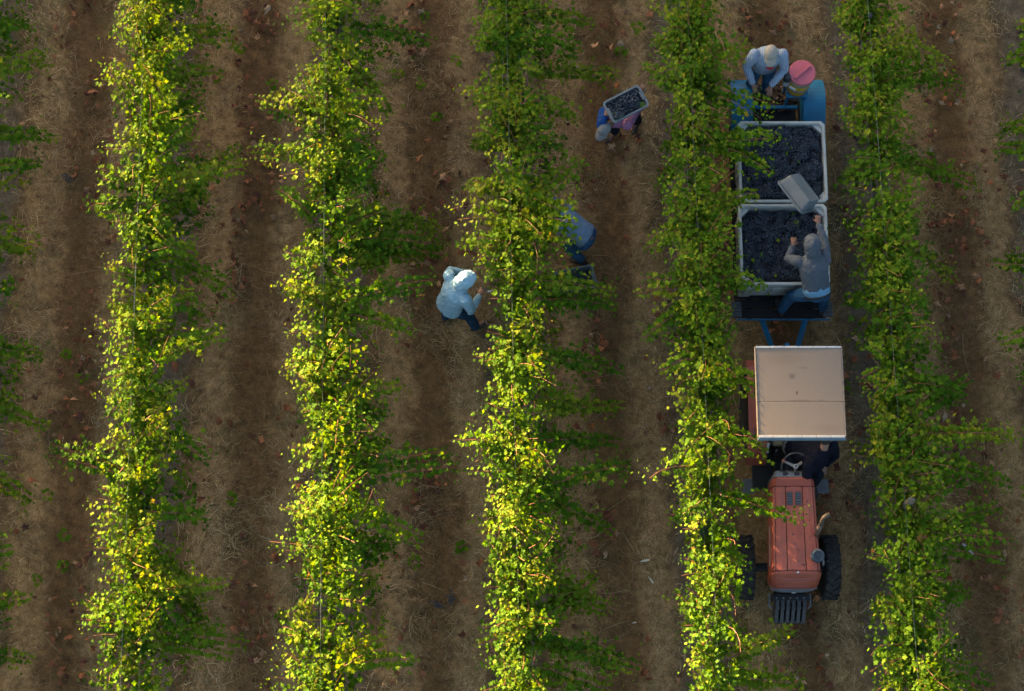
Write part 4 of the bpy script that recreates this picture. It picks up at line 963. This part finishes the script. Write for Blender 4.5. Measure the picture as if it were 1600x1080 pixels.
# front weights on their carrier
bm = bmesh.new(); add_box(bm, (.50, .10, .07), kl(KX + .01, -3.62, .62), bevel=.008); add_box(bm, (.40, .30, .10), kl(KX, -3.45, .58), bevel=.01); wc = obj("weight_carrier", bm, BLACK, tr)
for k in range(5): bm = bmesh.new(); add_cyl(bm, .014, .014, .02, kl(KX - .18 + .09 * k, -3.63, .662), n=8); obj("bolt", bm, GREYP, wc)
for s in (-1, 1): bm = bmesh.new(); add_tube(bm, [kl(KX + s * .27, -3.56, .62), kl(KX + s * .275, -3.72, .60), kl(KX + s * .24, -3.76, .58)], .011, n=6); obj("guard_hoop", bm, GREYP, wc)
WM = M("cast_weight", (.055, .058, .066), .65, .2, 14, dirt=(.09, .075, .06), dirt_at=.6)
for k in range(6):
    bm = bmesh.new(); a = (k - 2.5) * .072
    poly = [(-3.66, .66), (-3.74, .66), (-3.77, .62), (-3.90, .50), (-3.93, .30), (-3.78, .26), (-3.70, .40), (-3.66, .55)]
    add_prism(bm, [(q[0] - KY, q[1]) for q in poly], 'X', KX - KX + a - .022, a + .022)
    add_box(bm, (.054, .05, .06), (a, -3.755 - KY, .63), bevel=.006); add_box(bm, (.054, .05, .06), (a, -3.90 - KY, .47), (.7, 0, 0), bevel=.006)
    obj("front_weight", bm, WM, tr, loc=(0.008, 0, 0), rot=None)
# roof on posts
RZ = 2.30
roof = None
bm = bmesh.new(); add_box(bm, (1.085, .455, .03), kl(3.657, -1.58, RZ - .012), bevel=.004); roof = obj("roof_panel", bm, CREAM, tr)
bm = bmesh.new(); add_box(bm, (1.085, .711, .03), kl(3.657, -.994, RZ - .013), bevel=.004); obj("roof_panel", bm, CREAM, tr)
for (yy, th_) in ((-1.805, .03), (-.638, .026)):
    for k in range(6):
        bm = bmesh.new(); add_box(bm, (.176, th_, .012), kl(3.657 - .455 + .182 * k, yy, RZ + .004), bevel=.002); obj("edge_trim", bm, STRIP, tr)
bm = bmesh.new(); add_box(bm, (1.11, .022, .085), kl(3.657, -1.832, RZ - .04), bevel=.004); obj("front_edge", bm, STEELB, tr)
for s in (-1, 1):
    bm = bmesh.new(); add_box(bm, (.014, 1.18, .06), kl(3.657 + s * .552, -1.22, RZ - .022), bevel=.003); sd = obj("side_edge", bm, M("roof_side_trim", (.17, .14, .12), .7, .15, 10), tr)
    for k in range(9):
        bm = bmesh.new(); add_cyl(bm, .010, .010, .014, kl(3.657 + s * .545, -1.70 + .12 * k, RZ + .008), n=8); obj("bolt", bm, GREYP, sd)
    for yy in (-.72, -1.55 if s < 0 else -1.60):
        bm = bmesh.new(); add_tube(bm, [kl(3.657 + s * .40, yy, .6), kl(3.657 + s * .42, yy, RZ - .03)], .022, n=8); obj("roof_post", bm, STEELB, tr)

# ------------------------------------------------------------------ people
def skin(name, col): return M(name, col, .55, .12, 12, spec=.35)
SKIN1 = skin("skin_brown", (.17, .085, .055)); SKIN2 = skin("skin_tan", (.22, .12, .085))
def cloth(name, col, var=.12, scale=5, **k): return M(name, col, .9, var, scale, spec=.15, bump=.55, bscale=38, **k)
DENIM = cloth("denim_blue", (.018, .05, .10), .35, 7, dirt=(.045, .10, .16), dirt_at=.55)
DENIM2 = cloth("denim_mid", (.022, .07, .135), .35, 6, dirt=(.06, .135, .22), dirt_at=.52)
DDENIM = cloth("denim_dark", (.012, .016, .026), .3, 7)
BOOT = M("boot_leather", (.035, .027, .022), .6, .3, 12)

def own(base, face, p):
    f = Vector((math.cos(face), math.sin(face), 0)); r = Vector((f.y, -f.x, 0)); d = Vector(p) - Vector(base)
    return (d.dot(r), d.dot(f), d.z)
class Body:
    """joints in the person's own frame: (right, forward, up) from the ground point between the feet"""
    def __init__(s, base, face, J):
        s.f = Vector((math.cos(face), math.sin(face), 0)); s.r = Vector((s.f.y, -s.f.x, 0)); s.base = Vector(base)
        s.J = {k: s.w(*v) for k, v in J.items()}
    def w(s, r, f, u): return s.r * r + s.f * f + Vector((0, 0, u))
def limb(bm, pts, rads, n=12, side=None):
    add_tube(bm, pts, rads, n=n, side=side)
    for p, r in zip(pts, rads):
        rr = min(r) if hasattr(r, '__len__') else r
        add_ball(bm, p, rr * .98, 10)
def hand(bm, wrist, d, back, curl=.5, spread=1.0, mirror=1):
    """palm with five fingers; d = pointing direction, back = back-of-hand direction"""
    d = d.normalized(); back = (back - d * back.dot(d)).normalized(); s = d.cross(back) * mirror
    add_tube(bm, [wrist, wrist + d * .03, wrist + d * .085], [(.026, .02), (.036, .017), (.042, .015)], n=10, side=s)
    add_ball(bm, wrist + d * .085, .016, 8)
    for k, (o, L_) in enumerate(((-.032, .062), (-.011, .074), (.011, .070), (.031, .055))):
        p = wrist + d * .085 + s * o; dd = (d + s * o * 4 * spread).normalized(); pts = [p]; c = 0
        for q in range(3):
            c += curl * (.5 + .4 * q)
            v = (dd * math.cos(c) - back * math.sin(c)); p = p + v * L_ / 3 * 1.1; pts.append(p)
        add_tube(bm, pts, [.0095, .009, .0085, .007], n=8); add_ball(bm, pts[-1], .0075, 8)
    p = wrist + d * .03 - s * .03; v = (d * .7 - s * .75 - back * .2).normalized(); p2 = p + v * .038; p3 = p2 + (d - back * curl * .6 - s * .2).normalized() * .034
    add_tube(bm, [p, p2, p3], [.013, .011, .008], n=8); add_ball(bm, p3, .008, 8)
def person(name, label, base, face, J, skin_m, top_m, leg_m, *, hood=False, cap=None, curlR=.5, curlL=.5, hands=((0, 1, -.2), (0, 1, -.2)), shoe_m=BOOT, hem=.08, sleeves_m=None, folds=.009, headdir=(0, 1, -.3), hair=(.02, .015, .012), top_name="shirt", gloves=None, bulk=1.0):
    B = Body(base, face, J); j = B.J; side = (j["shR"] - j["shL"]).normalized()
    root = empty(name, base, label=label, cat="person")
    hd = B.w(*headdir).normalized(); hup = (j["head"] - j["neck"]).normalized(); hs = hd.cross(hup).normalized(); hup = hs.cross(hd).normalized()
    hips = {s: j["pelvis"] + side * (.09 if s == "R" else -.09) - Vector((0, 0, .04)) for s in "RL"}
    waist = j["pelvis"].lerp(j["chest"], .45)
    # ---- body: one continuous skin surface
    bm = bmesh.new()
    limb(bm, [j["pelvis"], waist, j["chest"], j["chest"].lerp(j["neck"], .6)], [(.15, .105), (.135, .095), (.16, .11), (.12, .08)], 14, side)
    limb(bm, [j["chest"].lerp(j["neck"], .6), j["neck"], j["head"]], [.07, .055, .055], 12)
    Rm = Matrix((hs, hd, hup)).transposed().to_4x4()
    def hb(off, r):
        s_ = bmesh.ops.create_uvsphere(bm, u_segments=14, v_segments=10, radius=1.0)
        bmesh.ops.transform(bm, matrix=Matrix.Translation(j["head"]) @ Rm @ Matrix.Translation(off) @ Matrix.Diagonal((*r, 1)), verts=s_["verts"])
    hb((0, 0, .02), (.075, .095, .10)); hb((0, .035, -.055), (.055, .06, .06)); hb((0, .098, -.015), (.013, .02, .022)); hb((0, .088, -.055), (.024, .012, .010)); hb((0, .082, .02), (.06, .018, .012))
    for s_ in (-1, 1): hb((s_ * .078, -.005, -.01), (.01, .02, .03))
    for s_ in "RL":
        limb(bm, [j["sh" + s_], j["el" + s_], j["wr" + s_]], [.05, .04, .027], 10)
        hdir = B.w(*hands[0 if s_ == "R" else 1])
        hand(bm, j["wr" + s_], hdir, Vector((0, 0, 1)) if abs(hdir.normalized().z) < .85 else B.f, curlR if s_ == "R" else curlL, 1.0, 1 if s_ == "R" else -1)
        limb(bm, [hips[s_], j["kn" + s_], j["an" + s_]], [.078, .052, .038], 10)
        limb(bm, [j["an" + s_], j["an" + s_] + B.f * .13 - Vector((0, 0, .055))], [.035, .028], 8)
    remeshed("body", bm, .009, skin_m, root, 2)
    # ---- trousers
    bm = bmesh.new()
    limb(bm, [j["pelvis"] - Vector((0, 0, .06)), j["pelvis"] + (waist - j["pelvis"]) * .35], [(.165 * bulk, .125 * bulk), (.162 * bulk, .12 * bulk)], 14, side)
    for s_ in "RL":
        lo = j["an" + s_] + (j["kn" + s_] - j["an" + s_]).normalized() * .03
        md = j["kn" + s_].lerp(lo, .45)
        limb(bm, [hips[s_], hips[s_].lerp(j["kn" + s_], .5), j["kn" + s_], md, lo], [.098, .09, .072, .068, .064], 12)
    tr_ = remeshed("trousers", bm, .011, leg_m, root, 4, folds, 16, (1, 1, 1.6))
    # ---- shoes
    for s_ in "RL":
        bm = bmesh.new(); a = j["an" + s_]; fdir = (B.f * .9 + side * (.2 if s_ == "R" else -.2)).normalized(); dz = Vector((0, 0, -.055))
        limb(bm, [a + Vector((0, 0, .05)), a + dz * .4], [.052, .05], 10)
        limb(bm, [a + dz - fdir * .05, a + dz + fdir * .06, a + dz + fdir * .15, a + dz + fdir * .19], [(.042, .034), (.046, .038), (.05, .030), (.038, .024)], 10, fdir.cross(Vector((0, 0, 1))))
        remeshed("shoe", bm, .010, shoe_m, root, 2)
    # ---- top
    bm = bmesh.new(); h0 = j["pelvis"].lerp(j["chest"], hem - .30)
    add_ball(bm, j["chest"], .14, 12)
    add_tube(bm, [h0, waist, j["chest"], j["chest"].lerp(j["neck"], .55), j["neck"]], [(.185 * bulk, .145 * bulk), (.178 * bulk, .138 * bulk), (.195 * bulk, .145 * bulk), (.165, .11), (.075, .07)], n=16, side=side)
    sl = bm if sleeves_m is None else bmesh.new()
    for s_ in "RL":
        lo = j["wr" + s_].lerp(j["el" + s_], .10)
        mid = j["el" + s_].lerp(lo, .5)
        limb(sl if s_ == "R" else bm, [j["sh" + s_].lerp(j["chest"], .25), j["sh" + s_], j["sh" + s_].lerp(j["el" + s_], .5), j["el" + s_], mid, lo], [.075, .078, .070, .060, .053, .043], 12)
    if hood:
        def hb2(off, r):
            s_ = bmesh.ops.create_uvsphere(bm, u_segments=16, v_segments=12, radius=1.0)
            bmesh.ops.transform(bm, matrix=Matrix.Translation(j["head"]) @ Rm @ Matrix.Translation(off) @ Matrix.Diagonal((*r, 1)), verts=s_["verts"])
        hb2((0, -.025, .03), (.118, .125, .128)); hb2((0, -.09, -.05), (.10, .08, .11)); hb2((0, .02, .08), (.10, .09, .075)); hb2((0, -.06, .10), (.05, .07, .06))
        limb(bm, [j["neck"], j["head"] - hup * .06], [.10, .105], 12)
    top = remeshed(top_name, bm, .011, top_m, root, 4, folds, 13, (1.2, 1.2, 1))
    if sleeves_m is not None: remeshed("sleeve", sl, .011, sleeves_m, root, 3, folds, 18)
    # ---- head cover
    if cap:
        b2 = bmesh.new()
        n = 20; rings = []
        for th_ in np.linspace(0, math.pi / 2 * .98, 8):
            rings.append([b2.verts.new(j["head"] + Rm.to_3x3() @ Vector((.092 * math.cos(th_) * math.cos(a), .108 * math.cos(th_) * math.sin(a) - .006, .025 + .105 * math.sin(th_)))) for a in np.linspace(0, 2 * math.pi, n, endpoint=False)])
        for A, Bq in zip(rings, rings[1:]):
            for k in range(n): b2.faces.new((A[k], A[(k + 1) % n], Bq[(k + 1) % n], Bq[k]))
        b2.faces.new(rings[-1]); b2.faces.new(rings[0][::-1])
        cp = obj("cap", b2, cap, root, smooth=True)
        b2 = bmesh.new(); top_, bot_ = [], []
        for a in np.linspace(-1.15, 1.15, 13):
            for rr, lst in ((1.0, 0), (1.0, 1)): pass
            inn = Vector((.090 * math.sin(a), .105 * math.cos(a) - .006, .032)); outv = Vector((.094 * math.sin(a), .105 * math.cos(a) + .085 * math.cos(a * .95), .020 - .03 * abs(math.sin(a)) ** 2))
            top_.append([b2.verts.new(j["head"] + Rm.to_3x3() @ (v + Vector((0, 0, .004)))) for v in (inn, outv)]); bot_.append([b2.verts.new(j["head"] + Rm.to_3x3() @ (v - Vector((0, 0, .003)))) for v in (inn, outv)])
        for k in range(12):
            b2.faces.new((top_[k][0], top_[k][1], top_[k + 1][1], top_[k + 1][0])); b2.faces.new((bot_[k][0], bot_[k + 1][0], bot_[k + 1][1], bot_[k][1])); b2.faces.new((top_[k][1], bot_[k][1], bot_[k + 1][1], top_[k + 1][1]))
        obj("brim", b2, cap, cp, smooth=True)
        b2 = bmesh.new(); add_ball(b2, j["head"] + Rm.to_3x3() @ Vector((0, -.006, .133)), .009, 8); obj("button", b2, cap, cp, smooth=True)
    if not hood:
        b2 = bmesh.new()
        s_ = bmesh.ops.create_uvsphere(b2, u_segments=18, v_segments=12, radius=1.0)
        bmesh.ops.transform(b2, matrix=Matrix.Translation(j["head"]) @ Rm @ Matrix.Translation((0, -.022, .022)) @ Matrix.Diagonal((.082, .090, .098, 1)), verts=s_["verts"])
        obj("hair", b2, M("hair_dark", hair, .7, .3, 60, bump=.6, bscale=120), root, smooth=True)
    for s_ in (-1, 1):
        b2 = bmesh.new(); add_ball(b2, j["head"] + Rm.to_3x3() @ Vector((s_ * .03, .086, .0)), .011, 8); obj("eye", b2, M("eye_dark", (.03, .02, .015), .2, .1, 5), root, smooth=True)
    return root, B, top, Rm

def two_legs(hw=.13, fr=.0, fl=.0, knee=.5, kf=.03, ank=.08):
    return {"knR": (hw * .85, fr * .5 + kf, knee), "knL": (-hw * .85, fl * .5 + kf, knee), "anR": (hw, fr, ank), "anL": (-hw, fl, ank)}
HALF = math.pi / 2
# 1. sorter in the cap, standing on the rear platform, facing the bins
SHIRTA = cloth("striped_pale_blue_shirt", (.23, .275, .335), .05, 4)
def stripes(m):
    N, L = m.node_tree.nodes, m.node_tree.links; P = N["Principled BSDF"]
    src = P.inputs["Base Color"].links[0].from_socket
    tc = N.new("ShaderNodeTexCoord"); wv = N.new("ShaderNodeTexWave"); wv.wave_type = 'BANDS'; wv.bands_direction = 'X'; wv.inputs["Scale"].default_value = 14.0; wv.inputs["Distortion"].default_value = 1.2
    L.new(tc.outputs["Object"], wv.inputs["Vector"]); r = ramp(N, [(.45, (.62, .72, .88)), (.6, (1.1, 1.1, 1.1))]); L.new(wv.outputs[0], r.inputs[0])
    L.new(mixc(N, L, 1.0, src, r.outputs[0], 'MULTIPLY'), P.inputs["Base Color"])
stripes(SHIRTA)
pa = at(1181, 141, .45)
J = dict(pelvis=(0, -.02, .90), chest=(0, .03, 1.26), neck=(0, .07, 1.45), head=(0, .12, 1.57), shR=(.19, .05, 1.37), shL=(-.19, .05, 1.37), elR=(.27, .10, 1.08), elL=(-.25, .14, 1.08), wrR=(.17, .30, .93), wrL=(-.07, .34, .95), **two_legs(.12, .02, .06))
rootA, BA, topA, RmA = person("person", "sorter in beige cap and pale blue shirt standing behind the rear bin", (pa.x, pa.y, .445), -HALF, J, SKIN1, SHIRTA, DENIM2, cap=M("beige_cap", (.25, .235, .205), .9, .12, 20, dirt=(.18, .165, .14), dirt_at=.55, bump=.2), hands=((-.4, .7, -.6), (.1, .8, -.6)), headdir=(0, 1, -.45), curlR=.35, curlL=.3, hem=.14)
# red winged emblem on the chest
c0 = BA.J["chest"] + BA.f * .150 + Vector((0, 0, -.05)) + BA.r * -.03
bm = bmesh.new()
pts = [(-.055, .018), (-.02, .012), (-.005, .024), (.01, .012), (.05, .035), (.035, .0), (.02, -.02), (.008, -.038), (-.006, -.018), (-.03, -.012)]
fr_ = [bm.verts.new(c0 + BA.r * -x + Vector((0, 0, z)) + BA.f * .020) for x, z in pts]; bk_ = [bm.verts.new(c0 + BA.r * -x + Vector((0, 0, z)) - BA.f * .02) for x, z in pts]
bm.faces.new(fr_); bm.faces.new(bk_[::-1])
for k in range(10): bm.faces.new((fr_[k], bk_[k], bk_[(k + 1) % 10], fr_[(k + 1) % 10]))
bmesh.ops.recalc_face_normals(bm, faces=bm.faces)
obj("emblem", bm, M("red_print", (.30, .03, .035), .8, .1, 8), topA)

# 2. worker in the grey hoodie leaning over the front bin
pb = at(1253, 487, .565)
HOODG = cloth("grey_hoodie", (.064, .077, .096), .14, 6, dirt=(.068, .075, .085))
J = dict(pelvis=(.07, .02, .86), chest=(.0, .30, 1.10), neck=(-.02, .46, 1.19), head=(-.03, .55, 1.25), shR=(.16, .38, 1.13), shL=(-.20, .37, 1.12), elR=(.15, .66, 1.12), elL=(-.31, .46, .97), wrR=(.085, .88, 1.16), wrL=(-.235, .64, .93), knR=(.24, .10, .46), knL=(-.22, .08, .46), anR=(.27, .02, .08), anL=(-.30, .0, .08))
rootB, BB, topB, _ = person("person", "worker in grey hoodie and jeans leaning over the front grape bin", (pb.x, pb.y, .565), HALF, J, SKIN1, HOODG, DENIM2, hood=True, hands=((-.1, 1, .2), (.15, 1, .0)), headdir=(-.1, 1, -.6), curlR=.7, curlL=.35, hem=.50, folds=.010)
def ring_band(name, B, root, mat, f0, f1, rx, ry, n=28):
    p0 = B.J["pelvis"]; ax_ = (B.J["chest"] - p0).normalized(); sd_ = (B.J["shR"] - B.J["shL"]).normalized()
    bm = bmesh.new(); add_tube(bm, [p0 + ax_ * f0, p0 + ax_ * (f0 + f1) / 2, p0 + ax_ * f1], [(rx, ry)] * 3, n=n, side=sd_); return obj(name, bm, mat, root, smooth=True)
ring_band("undershirt", BB, rootB, cloth("pale_blue_undershirt", (.12, .25, .37), .1, 6), -.01, .12, .182, .140)
ring_band("belt", BB, rootB, M("black_belt", (.012, .012, .015), .5, .2, 10), -.045, -.012, .184, .142)

# 3. picker carrying a full lug on the shoulders, stooped towards the lower left
pc = at(974, 207, 0)
fc = math.atan2(-.86, -.50)
PINK = cloth("pink_shirt", (.24, .11, .19), .12, 6)
J = dict(pelvis=(0, -.02, .88), chest=(.02, .24, 1.14), neck=(.04, .43, 1.25), head=(.06, .57, 1.31), shR=(.20, .34, 1.24), shL=(-.17, .34, 1.24), elR=own((pc.x, pc.y, 0), fc, at(939, 196, 1.36)), elL=(-.14, -.02, 1.15), wrR=own((pc.x, pc.y, 0), fc, at(945, 181, 1.50)), wrL=(-.12, -.10, 1.38), knR=(.11, .10, .48), knL=(-.11, -.10, .48), anR=(.10, .08, .08), anL=(-.10, -.22, .10))
person("person", "stooped picker in grey cap carrying a full lug across the shoulders", (pc.x, pc.y, .0), fc, J, SKIN1, PINK, DDENIM, cap=M("grey_cap", (.15, .15, .15), .9, .15, 14, bump=.3), sleeves_m=cloth("royal_blue_sleeves", (.01, .045, .17), .15, 6), hands=((-.3, -.7, .3), (.05, -.6, .5)), headdir=(.1, 1, -.5), curlR=.6, curlL=.6)

# 4. picker bent under the middle row, half hidden by leaves
pd = at(910, 394, 0)
GBLUE = cloth("grey_blue_shirt", (.13, .175, .24), .15, 6)
J = dict(pelvis=(0, -.04, .74), chest=(0, .27, .93), neck=(0, .45, 1.0), head=(0, .57, 1.0), shR=(.19, .36, .96), shL=(-.19, .36, .96), elR=(.25, .56, .78), elL=(-.25, .54, .76), wrR=(.16, .76, .87), wrL=(-.14, .74, .84), knR=(.16, .20, .46), knL=(-.16, .16, .44), anR=(.14, .0, .08), anL=(-.14, -.08, .08))
person("person", "stooping picker in grey-blue shirt half hidden by the middle row's leaves", (pd.x, pd.y, 0), math.radians(152), J, SKIN1, GBLUE, DENIM2, hood=True, hands=((0, 1, .2), (0, 1, .2)), top_name="hoodie", hem=.34)

# 5. hooded picker in pale blue
pe = at(706, 498, 0)
PALEB = cloth("pale_blue_hoodie", (.24, .38, .46), .08, 4)
J = dict(pelvis=(.03, -.02, .88), chest=(.02, .10, 1.20), neck=(.03, .19, 1.37), head=(.05, .26, 1.46), shR=(.21, .12, 1.29), shL=(-.18, .14, 1.29), elR=(.32, .12, 1.02), elL=(-.29, .24, 1.05), wrR=(.22, .34, 1.03), wrL=(-.10, .44, 1.0), knR=(.22, .14, .47), knL=(-.08, .02, .48), anR=(.32, .18, .08), anL=(-.06, -.06, .08))
rootE, BE, topE, _ = person("person", "hooded picker in pale blue sweatshirt standing left of the middle row", (pe.x, pe.y, 0), math.radians(38), J, SKIN2, PALEB, DENIM, hood=True, hands=((-.4, 1, .1), (.3, 1, 0)), headdir=(.15, 1, -.55), top_name="hoodie", folds=.011, hem=.04, curlR=.8, bulk=1.08)
bm = bmesh.new(); w0 = BE.J["wrR"] + BE.w(-.03, .10, .02)
add_tube(bm, [w0 + BE.w(-.03, 0, 0), w0 + BE.w(.05, .02, .0)], .012, n=8); kn = obj("picking_knife", bm, M("knife_grip", (.10, .09, .09), .5, .2, 10), loc=pe, label="small curved picking knife in the pale-hooded picker's hand", cat="knife")
kn.location = (pe.x, pe.y, 0)
bm = bmesh.new(); add_tube(bm, [w0 + BE.w(.05, .02, 0), w0 + BE.w(.085, .05, .0), w0 + BE.w(.09, .09, .0)], [(.012, .002), (.012, .002), (.004, .001)], n=6); obj("blade", bm, M("steel_blade", (.55, .55, .55), .3, .1, 8, metal=.8), kn)

# 6. driver in navy, leaning out to the right and looking back under the roof
pf = (3.77, -1.62, .53)
NAVY = cloth("navy_jacket", (.005, .006, .014), .2, 6)
J = dict(pelvis=(-.08, .02, .45), chest=(-.24, .24, .74), neck=(-.30, .16, .94), head=(-.32, .04, 1.05), shR=(-.10, .38, .86), shL=(-.42, .10, .88), elR=(-.08, .60, .72), elL=(-.50, .18, .60), wrR=(.10, .50, .74), wrL=(-.38, .30, .52), knR=(.10, .38, .46), knL=(-.30, .40, .44), anR=(.14, .42, .07), anL=(-.28, .46, .07))
rootF, BF_, topF, _ = person("person", "tractor driver in navy jacket with one hand on the steering wheel", pf, -HALF, J, SKIN2, NAVY, DDENIM, hands=((.9, .1, .05), (.2, .8, -.4)), headdir=(-.5, -.8, 0), top_name="jacket", bulk=1.22, curlR=.7, hem=.10)
ring_band("undershirt", BF_, rootF, cloth("light_grey_undershirt", (.2, .2, .2), .1, 6), -.15, -.03, .222, .172)
